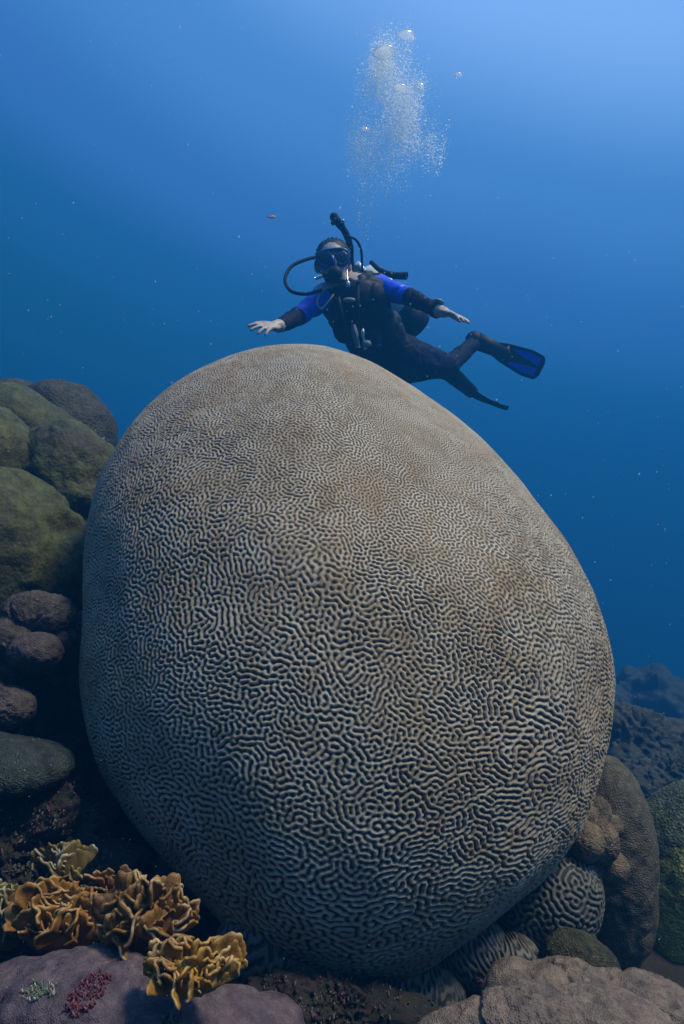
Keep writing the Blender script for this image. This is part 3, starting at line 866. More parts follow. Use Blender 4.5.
def diver():
    base = P(405, 372, 3.75)
    t = empty('person', base)
    inv = Matrix.Translation(-Vector(base))
    tag(t, 'scuba diver in a black wetsuit with blue sleeves, arms spread wide above the giant coral', 'person')
    # joints
    head = P(333, 264, 3.42)
    neck = P(345, 288, 3.50)
    chest = P(356, 306, 3.55)
    belly = P(372, 334, 3.66)
    hip = P(392, 356, 3.78)
    shl, elr, wrr = P(379, 287, 3.50), P(409, 297, 3.36), P(439, 311, 3.16)      # the arm on the picture's right
    shr, ell, wrl = P(325, 297, 3.48), P(299, 316, 3.37), P(279, 326, 3.14)      # the arm on the picture's left
    knee_a = P(448, 366, 4.02); ank_a = P(477, 341, 4.22)
    knee_b = P(432, 368, 3.98); ank_b = P(452, 374, 4.26)
    bm = bmesh.new()
    ori = (chest - hip); ori /= np.linalg.norm(ori)
    lean = Vector(ori).to_track_quat('Z', 'Y').to_matrix().to_4x4()
    ellipsoid(bm, chest, (0.185, 0.125, 0.19), lean)
    ellipsoid(bm, belly, (0.155, 0.12, 0.19), lean)
    ellipsoid(bm, hip, (0.165, 0.125, 0.14), lean)
    capsule(bm, neck, head + np.array([0, 0.01, -0.03]), 0.060, 0.056)
    capsule(bm, shl, shr, 0.070, 0.070)
    # head: skull, jaw, ears, nose
    roll = Matrix.Rotation(R(-7), 4, 'Y')
    ellipsoid(bm, head + np.array([0, 0.015, 0.018]), (0.078, 0.098, 0.098), roll)
    ellipsoid(bm, head + np.array([0.004, -0.030, -0.050]), (0.056, 0.062, 0.070), roll)
    ellipsoid(bm, head + np.array([0.004, -0.058, -0.096]), (0.026, 0.024, 0.022), roll)
    for s in (-1, 1):
        ellipsoid(bm, head + np.array([s * 0.080, 0.02, -0.006]), (0.012, 0.022, 0.034), roll)
    ellipsoid(bm, head + np.array([0.002, -0.095, -0.022]), (0.015, 0.022, 0.026), roll)
    # arms
    for sh, el, wr in ((shl, elr, wrr), (shr, ell, wrl)):
        capsule(bm, sh, el, 0.060, 0.046); capsule(bm, el, wr, 0.045, 0.031)
    # legs
    hl, hr = hip + np.array([0.055, 0.04, -0.04]), hip + np.array([0.01, -0.03, -0.07])
    capsule(bm, hl + np.array([0.02, 0, 0.035]), knee_a, 0.125, 0.068); capsule(bm, knee_a, ank_a, 0.060, 0.043)
    capsule(bm, hr, knee_b, 0.100, 0.062); capsule(bm, knee_b, ank_b, 0.058, 0.040)
    capsule(bm, ank_a, ank_a + np.array([0.06, 0.06, -0.01]), 0.046, 0.036)
    capsule(bm, ank_b, ank_b + np.array([0.06, 0.05, -0.03]), 0.046, 0.034)
    # hands: palm, four fingers of unequal length, thumb from the palm's side
    def hand(wr, dirv, side, nrm, spread, curl):
        d = Vector(dirv).normalized(); nn = Vector(nrm); nn = (nn - d * nn.dot(d)).normalized(); s_ = d.cross(nn) * side
        w = Vector(wr)
        pc = w + d * 0.046
        mtx = Matrix((( s_.x, d.x, nn.x, pc.x), (s_.y, d.y, nn.y, pc.y), (s_.z, d.z, nn.z, pc.z), (0, 0, 0, 1)))
        bmesh.ops.create_uvsphere(bm, u_segments=18, v_segments=12, radius=1, matrix=mtx @ Matrix.Diagonal((0.036, 0.049, 0.015, 1)))
        capsule(bm, w - d * 0.01, w + d * 0.03, 0.027, 0.024)
        for k, (off, ln) in enumerate(((-0.026, .062), (-0.009, .071), (0.009, .066), (0.026, .051))):
            a = pc + d * 0.035 + s_ * off
            dd = (d + s_ * off * spread).normalized()
            c1 = curl * (1 + 0.25 * k)
            m1 = a + dd * ln * .48 - nn * ln * .08 * c1
            m2 = m1 + dd * ln * .32 - nn * ln * .14 * c1
            e = m2 + dd * ln * .22 - nn * ln * .16 * c1
            capsule(bm, a, m1, .0098, .0090, 10); capsule(bm, m1, m2, .0088, .0082, 10); capsule(bm, m2, e, .0082, .0072, 10)
        a = pc - d * 0.018 - s_ * 0.028
        m1 = a + (d * .55 - s_ * .75).normalized() * 0.036 - nn * .006
        e = m1 + (d * .85 - s_ * .45).normalized() * 0.032 - nn * .006
        capsule(bm, a, m1, .0125, .0105, 10); capsule(bm, m1, e, .0105, .0088, 10)
    hand(wrr, (0.74, -0.56, -0.36), 1, (0.35, -0.25, 0.9), 9, 0.5)
    hand(wrl, (-0.62, -0.80, -0.22), -1, (0.10, -0.62, 0.78), 16, 0.7)
    bm.transform(inv)
    body = remeshed('body', bm, 0.0052, [M['suit'], M['suit_blue'], M['skin']], t, iters=3)
    # folds in the neoprene, none on head and hands
    cb = np.empty(len(body.data.vertices) * 3); body.data.vertices.foreach_get('co', cb); cb = cb.reshape(-1, 3)
    nb_ = np.empty(len(cb) * 3); body.data.vertices.foreach_get('normal', nb_); nb_ = nb_.reshape(-1, 3)
    wb = cb + base
    msk = (np.linalg.norm(wb - head, axis=1) > 0.17) & (wb[:, 1] > 3.16)
    cb += nb_ * (msk * (0.005 * fbm(wb * np.array([16, 16, 30]), 2, 75) - 0.005 * np.exp(-(fbm(wb * 11, 2, 76) / 0.10) ** 2)))[:, None]
    body.data.vertices.foreach_set('co', cb.ravel()); body.data.update()
    # colour the skin, the blue sleeve panels and the black suit by where they are on the body
    me = body.data
    n = len(me.polygons)
    c = np.empty(n * 3); me.polygons.foreach_get('center', c); c = c.reshape(-1, 3) + base
    def seg_t(a, b):
        ab = b - a; tt_ = np.clip(((c - a) @ ab) / (ab @ ab), -2, 2)
        return tt_, np.linalg.norm(c - (a + np.clip(tt_, 0, 1)[:, None] * ab), axis=1)
    mi = np.zeros(n, dtype=np.int32)
    for sh, el, wr, lo in ((shl, elr, wrr, 0.02), (shr, ell, wrl, 0.10)):
        ta, da = seg_t(sh, el)
        up_ = (c - (sh + ta[:, None] * (el - sh)))
        mi[(ta > lo) & (ta < 1.0) & (da < 0.075) & (up_[:, 2] > -0.045)] = 1
        tw = (c - wr) @ ((wr - el) / np.linalg.norm(wr - el))
        mi[(tw > 0.0) & (np.linalg.norm(c - wr, axis=1) < 0.26)] = 2
    dh = np.linalg.norm(c - (head + np.array([0, -.01, -0.01])), axis=1)
    mi[(dh < 0.145) & (c[:, 2] > head[2] - 0.125)] = 2
    me.polygons.foreach_set('material_index', mi)

    def part(name, fn, mat, parent=t, smooth=True):
        b_ = bmesh.new(); fn(b_); b_.transform(inv)
        return from_bm(name, b_, mat, parent, smooth)
    H = head
    # hair: short cap with tufts
    def hair(b_):
        gg = random.Random(4)
        ellipsoid(b_, H + np.array([0, 0.032, 0.040]), (0.087, 0.102, 0.090), roll)
        for k in range(230):
            a = gg.uniform(0, 6.28); el = math.asin(gg.uniform(0.12, 1))
            d = Vector((math.cos(a) * math.cos(el), math.sin(a) * math.cos(el), math.sin(el)))
            p0 = Vector(H) + Vector((0, .030, .040)) + Vector((d.x * .078, d.y * .086, d.z * .082))
            d2 = (d + Vector((gg.uniform(-.6, .6), gg.uniform(-.6, .3), gg.uniform(-.2, .5)))).normalized()
            p1 = p0 + d2 * gg.uniform(.006, .016)
            q = (p1 - p0).to_track_quat('Z', 'Y').to_matrix().to_4x4()
            bmesh.ops.create_cone(b_, cap_ends=True, segments=5, radius1=.009, radius2=.002, depth=(p1 - p0).length, matrix=Matrix.Translation((p0 + p1) / 2) @ q)
    part('hair', hair, M['hair'])
    # mask
    mc = H + np.array([0.002, -0.092, 0.004])
    mk = empty('mask', tuple(mc - base)); mk.parent = t
    def loc(fn):
        def f(b_):
            fn(b_); b_.transform(Matrix.Translation(Vector(-mc)))
        return f
    def mpart(name, fn, mat):
        b_ = bmesh.new(); fn(b_); b_.transform(Matrix.Translation(-Vector(mc)))
        return from_bm(name, b_, mat, mk)
    def frame(b_):
        out = []
        N_ = 40
        for (ox, oz, y) in ((0.078, 0.040, 0.034), (0.078, 0.040, -0.002), (0.071, 0.033, -0.006), (0.067, 0.029, 0.0)):
            ring = []
            for i in range(N_):
                a = 2 * math.pi * i / N_
                cx, cz = math.cos(a), math.sin(a)
                e = 0.62
                x = ox * math.copysign(abs(cx) ** e, cx); z = oz * math.copysign(abs(cz) ** e, cz)
                if cz < 0: z *= 1.0 + 0.30 * (1 - min(1, abs(abs(x) - 0.042) / 0.045)) - 0.35 * math.exp(-(x / .016) ** 2)
                v = Vector((x, y + 1.6 * x * x, z)); v.rotate(roll.to_euler())
                ring.append(b_.verts.new(Vector(mc) + v))
            out.append(ring)
        for r0, r1 in zip(out[:-1], out[1:]):
            for i in range(N_):
                b_.faces.new((r0[i], r0[(i + 1) % N_], r1[(i + 1) % N_], r1[i]))
    mpart('frame', frame, M['blue_plastic'])
    def lens(b_):
        for s in (-1, 1):
            ellipsoid(b_, mc + np.array([s * 0.038, 0.004, -0.003 - s * .004]), (0.035, 0.007, 0.034), roll)
    mpart('lens', lens, M['lens'])
    def nose(b_):
        ellipsoid(b_, mc + np.array([-0.002, -0.008, -0.024]), (0.015, 0.022, 0.028), roll)
    mpart('nose_pocket', nose, M['blue_plastic'])
    def strap(b_):
        for dz in (0.0,):
            N_ = 40; r0 = []
            for i in range(N_):
                a = 2 * math.pi * i / N_
                x, y = 0.091 * math.cos(a), 0.112 * math.sin(a) + 0.018
                if y < -0.075: y = -0.075
                for z in (-0.012, 0.012):
                    v = Vector((x, y, z + 0.004)); v.rotate(roll.to_euler()); r0.append(b_.verts.new(Vector(H) + v))
            for i in range(N_):
                a_, b2, c_, d_ = r0[2 * i], r0[2 * i + 1], r0[(2 * i + 3) % (2 * N_)], r0[(2 * i + 2) % (2 * N_)]
                b_.faces.new((a_, d_, c_, b2))
        bmesh.ops.solidify(b_, geom=b_.faces[:], thickness=0.004)
    mpart('strap', strap, M['rubber'])
    # regulator at the mouth
    rc = H + np.array([0.010, -0.125, -0.088])
    rg = empty('regulator', tuple(rc - base)); rg.parent = t
    def rpart(name, fn, mat):
        b_ = bmesh.new(); fn(b_); b_.transform(Matrix.Translation(-Vector(rc)))
        return from_bm(name, b_, mat, rg)
    def reg(b_):
        q = Matrix.Rotation(R(90), 4, 'X')
        bmesh.ops.create_cone(b_, cap_ends=True, segments=28, radius1=.036, radius2=.030, depth=.034, matrix=Matrix.Translation(Vector(rc)) @ q)
        ellipsoid(b_, rc + np.array([0, -.014, 0]), (.027, .012, .027))
        ellipsoid(b_, rc + np.array([0, .02, -.026]), (.048, .020, .014))
        capsule(b_, rc + np.array([0, .01, 0]), rc + np.array([0, .05, .012]), .018, .016)
        capsule(b_, rc + np.array([-.03, .01, -.002]), rc + np.array([-.055, .01, -.006]), .012, .010)
    rpart('second_stage', reg, M['rubber'])
    tube('hose_fitting', [rc + np.array([-.052, .008, -.006]) - rc, rc + np.array([-.092, .012, -.020]) - rc], .008, M['steel'], rg, 8)
    def lp(*a): return P(*a) - base
    tube('regulator_hose', [lp(322, 290, 3.33), lp(306, 294, 3.32), lp(291, 291, 3.34), lp(285, 280, 3.38), lp(291, 267, 3.44), lp(305, 260, 3.50), lp(322, 257, 3.58), lp(345, 262, 3.68)], 0.0085, M['rubber'], t, 70)
    # beige necklace loop with the spare mouthpiece
    tube('necklace', [lp(330, 286, 3.36), lp(322, 292, 3.34), lp(317, 302, 3.32), lp(321, 309, 3.32), lp(328, 302, 3.33), lp(334, 294, 3.35)], 0.0048, M['beige_hose'], t, 40)
    # inflator held up beside the head
    tube('inflator_hose', [lp(336, 219, 3.42), lp(345, 232, 3.45), lp(350, 246, 3.50), lp(351, 262, 3.56), lp(356, 280, 3.58)], 0.0165, M['rubber'], t, ribs=30)
    def infl(b_):
        capsule(b_, P(334, 217, 3.42), P(341, 226, 3.43), .021, .019)
        capsule(b_, P(336, 217, 3.42), P(333, 223, 3.40), .013, .011)
        capsule(b_, P(341, 226, 3.41), P(343, 222, 3.40), .009, .008)
    part('inflator', infl, M['rubber'])
    part('inflator_button', lambda b_: capsule(b_, P(342, 222, 3.40), P(343, 221, 3.395), .010, .009), M['steel'])
    tube('inflator_supply_hose', [lp(347, 236, 3.43), lp(356, 240, 3.45), lp(361, 250, 3.50), lp(362, 264, 3.56), lp(363, 276, 3.6)], 0.006, M['rubber'], t, 40)
    tube('snorkel_tube', [lp(371, 262, 3.70), lp(380, 270, 3.66), lp(392, 275, 3.63), lp(407, 276, 3.60)], 0.016, M['rubber'], t, 30, (np.array([0, .5, 1]), np.array([.75, .95, 1.25])))
    # small white hanging tag
    part('clip', lambda b_: ellipsoid(b_, P(348, 284, 3.26), (.010, .006, .015)), M['steel'])
    tube('clip_cord', [lp(347, 268, 3.30), lp(347.5, 276, 3.28), lp(348, 282, 3.26)], .0022, M['steel'], t, 8)
    # buoyancy vest
    def vest(b_):
        ellipsoid(b_, chest + np.array([0.01, -0.02, -0.01]), (0.190, 0.150, 0.185), lean)
        ellipsoid(b_, belly + np.array([0.01, -0.01, 0.0]), (0.172, 0.145, 0.190), lean)
        capsule(b_, P(368, 277, 3.56), P(374, 302, 3.46), .040, .05)
        capsule(b_, P(336, 292, 3.49), P(340, 312, 3.44), .038, .045)
        ellipsoid(b_, P(366, 338, 3.50), (.075, .06, .075)); ellipsoid(b_, P(345, 330, 3.50), (.060, .05, .07))
    b_ = bmesh.new(); vest(b_); b_.transform(inv)
    vs = remeshed('buoyancy_vest', b_, 0.010, [M['rubber']], t, iters=2)
    cv = np.empty(len(vs.data.vertices) * 3); vs.data.vertices.foreach_get('co', cv); cv = cv.reshape(-1, 3)
    nv_ = np.empty(len(cv) * 3); vs.data.vertices.foreach_get('normal', nv_); nv_ = nv_.reshape(-1, 3)
    cv += nv_ * (0.012 * fbm(cv * 14, 3, 71) - 0.012 * np.exp(-(fbm(cv * 7, 2, 72) / 0.10) ** 2))[:, None]
    vs.data.vertices.foreach_set('co', cv.ravel()); vs.data.update()
    def vp(name, fn, mat):
        b_ = bmesh.new(); fn(b_); b_.transform(inv)
        return from_bm(name, b_, mat, vs)
    for a, b2 in (((358, 283, 3.33), (357, 330, 3.38)), ((338, 296, 3.32), (346, 334, 3.36))):
        tube('webbing', [lp(*a), lp((a[0] + b2[0]) / 2, (a[1] + b2[1]) / 2, min(a[2], b2[2]) - .015), lp(*b2)], .010, M['rubber'], vs, 16)
    vp('buckle', lambda b_: ellipsoid(b_, P(349, 300, 3.30), (.030, .008, .012)), M['grey_panel'])
    for x, y in ((327, 310), (360, 306), (373, 300), (380, 345), (333, 322), (352, 322)):
        vp('ring', lambda b_: ellipsoid(b_, P(x, y, 3.30 if y < 330 else 3.42), (.0045, .004, .0045), None, 10), M['grey_panel'])
    # gauges and octopus clipped on the front
    tube('gauge', [lp(353, 324, 3.34), lp(355, 334, 3.345), lp(358, 348, 3.36)], .015, M['grey_panel'], t, 12, (np.array([0, .5, 1]), np.array([.7, 1.1, .8])))
    tube('gauge', [lp(363, 328, 3.34), lp(363, 336, 3.34), lp(366, 349, 3.36)], .011, M['steel'], t, 12, (np.array([0, .3, .7, 1]), np.array([.4, .9, .35, .9])))
    part('octopus', lambda b_: ellipsoid(b_, P(367, 344, 3.35), (.022, .012, .018)), M['grey_panel'])
    # tank on the back
    ta_, tb_ = P(366, 275, 3.80), P(413, 322, 4.0)
    dv = Vector(tb_ - ta_); q = dv.to_track_quat('Z', 'Y').to_matrix().to_4x4()
    tk = empty('tank', tuple(ta_ - base)); tk.parent = t
    def tpart(name, fn, mat):
        b_ = bmesh.new(); fn(b_); b_.transform(Matrix.Translation(-Vector(ta_)))
        return from_bm(name, b_, mat, tk)
    def cyl(b_):
        capsule(b_, Vector(ta_) + dv * .14, Vector(ta_) + dv * .86, .088, .088, 28)
    tpart('cylinder', cyl, M['tank_paint'])
    def boot(b_):
        bmesh.ops.create_cone(b_, cap_ends=True, segments=28, radius1=.093, radius2=.090, depth=.13, matrix=Matrix.Translation(Vector(ta_) + dv * .93) @ q)
    tpart('boot', boot, M['rubber'])
    def valve(b_):
        bmesh.ops.create_cone(b_, cap_ends=True, segments=16, radius1=.026, radius2=.022, depth=.10, matrix=Matrix.Translation(Vector(ta_) - dv * .08) @ q)
        capsule(b_, Vector(ta_) + Vector((-.05, 0, .02)), Vector(ta_) + Vector((.06, 0, .02)), .016, .018)
    tpart('valve', valve, M['steel'])
    def band(b_):
        for f_ in (.35, .7):
            bmesh.ops.create_cone(b_, cap_ends=True, segments=28, radius1=.093, radius2=.093, depth=.045, matrix=Matrix.Translation(Vector(ta_) + dv * f_) @ q)
    tpart('tank_band', band, M['rubber'])
    # wrist computer
    def watch(b_):
        d = Vector(wrr - elr).normalized(); q2 = d.to_track_quat('Z', 'Y').to_matrix().to_4x4()
        bmesh.ops.create_cone(b_, cap_ends=True, segments=20, radius1=.037, radius2=.037, depth=.024, matrix=Matrix.Translation(Vector(wrr) - d * .022) @ q2)
    wc = part('dive_computer', watch, M['rubber'])
    b_ = bmesh.new()
    ellipsoid(b_, wrr + np.array([0.0, -0.01, 0.040]), (.024, .020, .010), Matrix.Rotation(R(20), 4, 'Y')); b_.transform(inv)
    from_bm('face', b_, M['grey_panel'], wc)
    # small pale print on the sleeve, too small to read
    # fins
    def fin(ank, tip, wdir, wpx, bend):
        ank, tip = np.array(ank), np.array(tip)
        ax = tip - ank; L_ = np.linalg.norm(ax); ax = ax / L_
        wd = np.array(wdir, float); wd = wd - ax * (wd @ ax); wd /= np.linalg.norm(wd)
        nn = np.cross(ax, wd)
        e = empty('fin', tuple(ank - base)); e.parent = t
        def at(s, w, h_): return ax * (s * L_) + wd * w + nn * (h_ + bend * math.sin(s * 2.6) * L_)
        def sheet(name, f_w0, f_w1, s0, s1, th, off, mat, n=16):
            V = []
            for i in range(n):
                s = s0 + (s1 - s0) * i / (n - 1)
                for w_, h_ in ((f_w0(s), -th + off), (f_w1(s), -th + off), (f_w1(s), th + off), (f_w0(s), th + off)):
                    V.append(at(s, w_, h_))
            i = np.arange(n * 4).reshape(n, 4)
            Q = np.stack([i[:-1], i[1:], np.roll(i[1:], -1, 1), np.roll(i[:-1], -1, 1)], -1).reshape(-1, 4).tolist()
            Q += [[3, 2, 1, 0], [4 * n - 4, 4 * n - 3, 4 * n - 2, 4 * n - 1]]
            me = bpy.data.meshes.new(name); me.from_pydata([tuple(v) for v in V], [], Q)
            return link(name, me, mat, e, smooth=False)
        hw = lambda s: wpx * (np.interp(s, [0, .25, .42, .75, .93, 1.0], [.40, .46, .72, 1.0, .92, .55]))
        sheet('blade', lambda s: -hw(s), hw, .22, 1.0, .006, 0, M['rubber'], 20)
        for sg in (-1, 1):
            def w0(s, sg=sg): return sg * (0.10 * wpx + .34 * wpx * (1 - (s - .48) / .42))
            def w1(s, sg=sg): return sg * (hw(s) * .84)
            a_, b2 = (w0, w1) if sg > 0 else (w1, w0)
            sheet('blue_insert', a_, b2, .50, .92, .0085, 0, M['suit_blue'], 12)
            sheet('rail', lambda s, sg=sg: sg * hw(s) - .006, lambda s, sg=sg: sg * hw(s) + .006, .25, .97, .014, 0, M['rubber'], 18)
        bb = bmesh.new()
        capsule(bb, ax * -0.02, ax * (0.40 * L_) + nn * bend * L_ * .8, .054, .040)
        from_bm('foot_pocket', bb, M['rubber'], e)
        bb = bmesh.new()
        capsule(bb, at(.40, -.5 * wpx, .010), at(.40, .5 * wpx, .010), .011, .011)
        from_bm('badge', bb, M['grey_panel'], e)
        return e
    fin(ank_a, P(541, 369, 4.45), (0.25, -0.35, 0.9), 0.078, 0.02)
    fin(ank_b, P(506, 403, 4.50), (0.15, 0.95, 0.10), 0.080, -0.10)
    return t
diver()
_bv = BVHTree.FromPolygons([PURPLE.matrix_world @ v.co for v in PURPLE.data.vertices], [p.vertices[:] for p in PURPLE.data.polygons])
def hit_fast(px, py):
    o_ = Vector((0, 0, CAMZ)); d = (Vector(P(px, py, 1.0)) - o_).normalized()
    h = _bv.ray_cast(o_, d)
    return h[0] if h[0] is not None else Vector(P(px, py, 0.85))
tuft(88, 994, 34, 46, [M['red_tuft'], M['mauve_crust'], M['red_tuft'], M['pink_tuft']], 260, .0015, 1, 'dark red fuzzy tuft with pink tips growing in a dent of the purple coral', 'algae tuft')
tuft(40, 992, 34, 20, [M['green_crust'], M['pale_crust'], M['green_crust']], 90, .0016, 2, 'small pale green and white tuft on the left of the purple coral', 'algae tuft')
tuft(172, 1018, 22, 12, [M['green_crust'], M['mauve_crust']], 50, .0015, 3, 'tiny greenish tuft on the purple coral at the bottom edge', 'algae tuft')

# ------------------------------------------------------------------ bubbles
def bubble_material(name, rough, tint, base, edge, trans, gloss):
    m = bpy.data.materials.new(name); m.use_nodes = True
    nt = m.node_tree; nt.nodes.clear()
    out = nt.nodes.new('ShaderNodeOutputMaterial')
    gl = nt.nodes.new('ShaderNodeBsdfGlossy'); gl.inputs['Roughness'].default_value = rough; gl.inputs['Color'].default_value = (1, 1, 1, 1)
    dd = nt.nodes.new('ShaderNodeBsdfDiffuse'); dd.inputs['Color'].default_value = (*tint, 1)
    tl = nt.nodes.new('ShaderNodeBsdfTranslucent'); tl.inputs['Color'].default_value = (*tint, 1)
    tr = nt.nodes.new('ShaderNodeBsdfTransparent')
    def mx(f, a, b):
        n = nt.nodes.new('ShaderNodeMixShader')
        if isinstance(f, float): n.inputs[0].default_value = f
        else: nt.links.new(f, n.inputs[0])
        nt.links.new(a, n.inputs[1]); nt.links.new(b, n.inputs[2]); return n.outputs[0]
    body = mx(gloss, mx(trans, dd.outputs[0], tl.outputs[0]), gl.outputs[0])
    fr = nt.nodes.new('ShaderNodeLayerWeight'); fr.inputs['Blend'].default_value = 0.5
    fac = math2(nt, 'MULTIPLY_ADD', fr.outputs['Facing'], edge, base)
    nt.links.new(mx(fac, tr.outputs[0], body), out.inputs[0])
    return m
M['bubble'] = bubble_material('air_bubble', 0.18, (0.95, 0.97, 1.0), 0.20, 0.9, 0.6, 0.35)
M['bubble_fine'] = bubble_material('fine_air_bubbles', 0.3, (0.86, 0.94, 1.0), 0.92, 0.08, 0.62, 0.14)

def cap_bubble(px, py, Y, wpx, label, squash=0.45, tilt=0):
    """a rising bubble: domed above, hollow below"""
    r = wpx / 2 / F * Y
    D, Q = sphere_grid(18, 28)
    z = D[:, 2]
    V = D * np.array([1, 1, squash]) * r
    V[:, 2] = np.where(z < 0, V[:, 2] * 0.25 + 0.10 * r * (1 - (D[:, 0] ** 2 + D[:, 1] ** 2)), V[:, 2])
    V = V + D * (0.14 * r * fbm(D * 1.8, 2, int(px)))[:, None]
    Q = Q[(D[Q][:, :, 2] > -0.35).all(1)]
    o = mesh_np('bubble', V, Q, M['bubble'])
    o.location = Vector(P(px, py, Y)); o.rotation_euler = (0, R(tilt), 0)
    tag(o, label, 'bubble', 'large air bubbles rising above the diver')
cap_bubble(406, 37, 3.3, 18, 'topmost air bubble, a wide bright cap above the bubble plume', .42, 6)
cap_bubble(384, 53, 3.3, 22, 'broad domed air bubble crowning the left head of the plume', .45, -6)
cap_bubble(400, 89, 3.3, 15, 'bright flat air bubble in the middle of the plume', .4, 12)
cap_bubble(419, 88, 3.3, 11, 'round air bubble at the right shoulder of the plume', .8, 0)
cap_bubble(365, 130, 3.3, 9, 'small bright flat bubble on the left edge of the plume, low down', .35, 0)
cap_bubble(458, 75.5, 3.5, 8, 'lone dark little bubble to the right of the plume', .55, 0)
cap_bubble(409, 52, 3.5, 5, 'tiny bubble just under the topmost cap', .8, 0)
cap_bubble(374, 78, 3.5, 7, 'small bubble on the left side of the plume under the broad dome', .7, 0)

phi = (1 + 5 ** .5) / 2
ICO = np.array([(-1, phi, 0), (1, phi, 0), (-1, -phi, 0), (1, -phi, 0), (0, -1, phi), (0, 1, phi), (0, -1, -phi), (0, 1, -phi), (phi, 0, -1), (phi, 0, 1), (-phi, 0, -1), (-phi, 0, 1)]) / math.hypot(1, phi)
ICF = np.array([(0, 11, 5), (0, 5, 1), (0, 1, 7), (0, 7, 10), (0, 10, 11), (1, 5, 9), (5, 11, 4), (11, 10, 2), (10, 7, 6), (7, 1, 8), (3, 9, 4), (3, 4, 2), (3, 2, 6), (3, 6, 8), (3, 8, 9), (4, 9, 5), (2, 4, 11), (6, 2, 10), (8, 6, 7), (9, 8, 1)])
CAPV = np.array([(0, 0, .75)] + [(.62 * math.cos(a), .62 * math.sin(a), .55) for a in np.arange(6) * math.pi / 3] + [(math.cos(a), math.sin(a), 0) for a in np.arange(6) * math.pi / 3 + .3])
CAPF = np.array([(0, 1 + i, 1 + (i + 1) % 6) for i in range(6)] + [(1 + i, 7 + i, 1 + (i + 1) % 6) for i in range(6)] + [(7 + i, 7 + (i + 1) % 6, 1 + (i + 1) % 6) for i in range(6)])
def dots(name, Pn, rad, mat, label, cat, ICO=ICO, ICF=ICF):
    V = (Pn[:, None, :] + ICO[None] * rad[:, None, None]).reshape(-1, 3)
    Q = (ICF[None] + len(ICO) * np.arange(len(Pn))[:, None, None]).reshape(-1, 3)
    o = mesh_np(name, V, Q, mat)
    return tag(o, label, cat, kind='stuff')
blobs = [(383, 60, 14, 10, 900), (390, 74, 13, 10, 420), (408, 46, 7, 8, 60), (408, 58, 8, 9, 50), (372, 88, 17, 10, 330), (398, 95, 20, 14, 650), (415, 92, 10, 12, 160),
         (405, 116, 20, 20, 900), (384, 133, 28, 16, 520), (360, 146, 13, 18, 330), (380, 158, 30, 15, 420), (410, 138, 22, 20, 480), (432, 150, 12, 14, 170),
         (440, 165, 5, 12, 30), (360, 178, 10, 22, 60), (385, 178, 26, 14, 130), (361, 215, 6, 24, 20), (362, 196, 9, 22, 60), (366, 240, 4, 16, 10), (350, 262, 5, 12, 8)]
pp, rr = [], []
for (x, y, sx, sy, n) in blobs:
    g1 = rng.normal(size=(int(n * 2.2), 2))
    rad = np.linalg.norm(g1, axis=1); g1 = g1[rad < 1.75]
    # bubbles gather in small swarms inside the plume
    kk = max(3, len(g1) // 22)
    sw = rng.normal(size=(kk, 2)); pick = rng.integers(0, kk, len(g1))
    g1 = np.where(rng.random((len(g1), 1)) < 0.62, np.clip(sw[pick], -1.6, 1.6) + 0.20 * g1, g1)
    xs = x + g1[:, 0] * sx * .62; ys = y + g1[:, 1] * sy * .62
    Yd = 3.5 + rng.normal(size=len(xs)) * 0.09
    pp.append(np.stack([(xs - 342) / F * 3.5, Yd, CAMZ + (512 - ys) / F * 3.5], -1))
    rr.append(np.clip(rng.lognormal(math.log(0.0022), 0.5, len(xs)), .0009, .007))
pp2 = np.concatenate(pp); pp2 = np.repeat(pp2, 2, 0) + rng.normal(size=(len(pp2) * 2, 3)) * np.array([.018, .03, .022])
pp.append(pp2); rr = [r_ * 0.82 for r_ in rr]; rr.append(np.clip(rng.lognormal(math.log(0.0010), 0.3, len(pp2)), .0005, .002))
dots('bubble_cloud', np.concatenate(pp), np.concatenate(rr), M['bubble_fine'], 'cloud of countless fine bubbles rising from the diver', 'bubbles', CAPV, CAPF)

# ------------------------------------------------------------------ drifting specks and a small fish
M['snow'] = bubble_material('drifting_specks', 0.4, (0.8, 0.85, 0.9), 0.30, 0.1, 0.5, 0.1)
n = 950
Ys = rng.uniform(0.35, 5.0, n) ** 1.0
xs = rng.uniform(-80, 760, n); ys = rng.uniform(-80, 1060, n)
pp = np.stack([(xs - 342) / F * Ys, Ys, CAMZ + (512 - ys) / F * Ys], -1)
rad = np.clip(rng.lognormal(math.log(0.48), 0.42, n), .22, 1.6) / F * Ys
rad = np.minimum(rad, 0.0035)
ok = pp[:, 2] > 0.1
dots('drifting_particles', pp[ok], rad[ok], M['snow'], 'pale specks drifting in the water', 'particles')

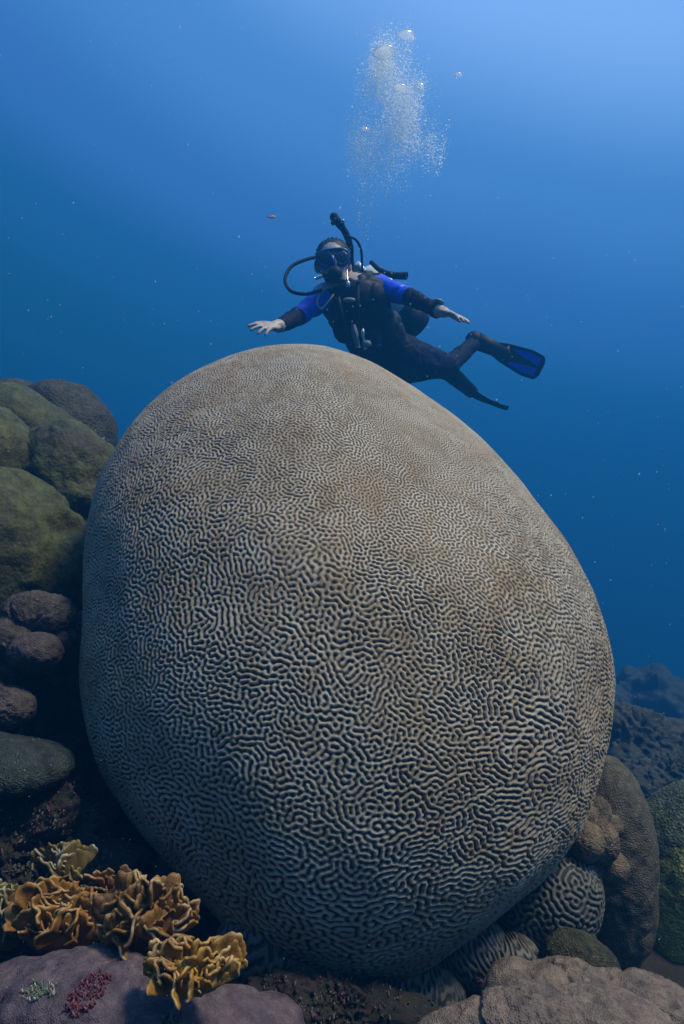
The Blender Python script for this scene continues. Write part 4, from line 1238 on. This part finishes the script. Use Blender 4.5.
M['fish_orange'] = plain('pale_orange_scales', (0.55, 0.30, 0.16), .5, .4, 0, .2, 200)
def fish(px, py, Y, L_, label, yaw):
    t = empty('fish', P(px, py, Y)); tag(t, label, 'fish', None)
    t.rotation_euler = (0, R(-8), R(yaw))
    D, Q = sphere_grid(14, 18)
    x = D[:, 0]
    V = np.stack([x * L_ / 2, D[:, 1] * L_ * .08 * (1 - .25 * x), D[:, 2] * L_ * .21 * (1 - .35 * np.maximum(0, -x))], -1)
    mesh_np('body', V, Q, M['fish_orange'], t)
    def flat(name, pts):
        bm = bmesh.new(); vs = [bm.verts.new((p[0] * L_, 0, p[1] * L_)) for p in pts]; bm.faces.new(vs)
        bmesh.ops.solidify(bm, geom=bm.faces[:], thickness=.0012)
        from_bm(name, bm, M['fish_orange'], t, smooth=False)
    flat('tail', [(-.46, .03), (-.72, .20), (-.64, 0), (-.72, -.20), (-.46, -.03)])
    flat('dorsal_fin', [(.18, .18), (.0, .29), (-.28, .20), (-.30, .10), (0, .15)])
fish(272, 217, 2.6, 0.028, 'tiny pale orange fish in open water to the upper left of the diver', 15)
fish(152, 462 - 190, 2.9, 0.018, 'tiny faint orange fish in the blue water left of the diver', 160) if False else None

# ------------------------------------------------------------------ the blue water itself
bm = bmesh.new()
bmesh.ops.create_cube(bm, size=1)
hz = from_bm('haze', bm, [], None, smooth=False)
hz.scale = (64, 52, 14.0); hz.location = (0, 16, -2.85)
m = bpy.data.materials.new('blue_water'); m.use_nodes = True
nt = m.node_tree; nt.nodes.clear()
out = nt.nodes.new('ShaderNodeOutputMaterial')
pv = nt.nodes.new('ShaderNodeVolumePrincipled')
pv.inputs['Color'].default_value = (0.010, 0.098, 0.235, 1)
pv.inputs['Density'].default_value = 0.160
pv.inputs['Absorption Color'].default_value = (0.20, 0.37, 0.50, 1)
pv.inputs['Anisotropy'].default_value = 0.35
nt.links.new(pv.outputs[0], out.inputs['Volume'])
hz.data.materials.append(m)
tag(hz, 'blue sea water that swallows far things', kind='stuff')
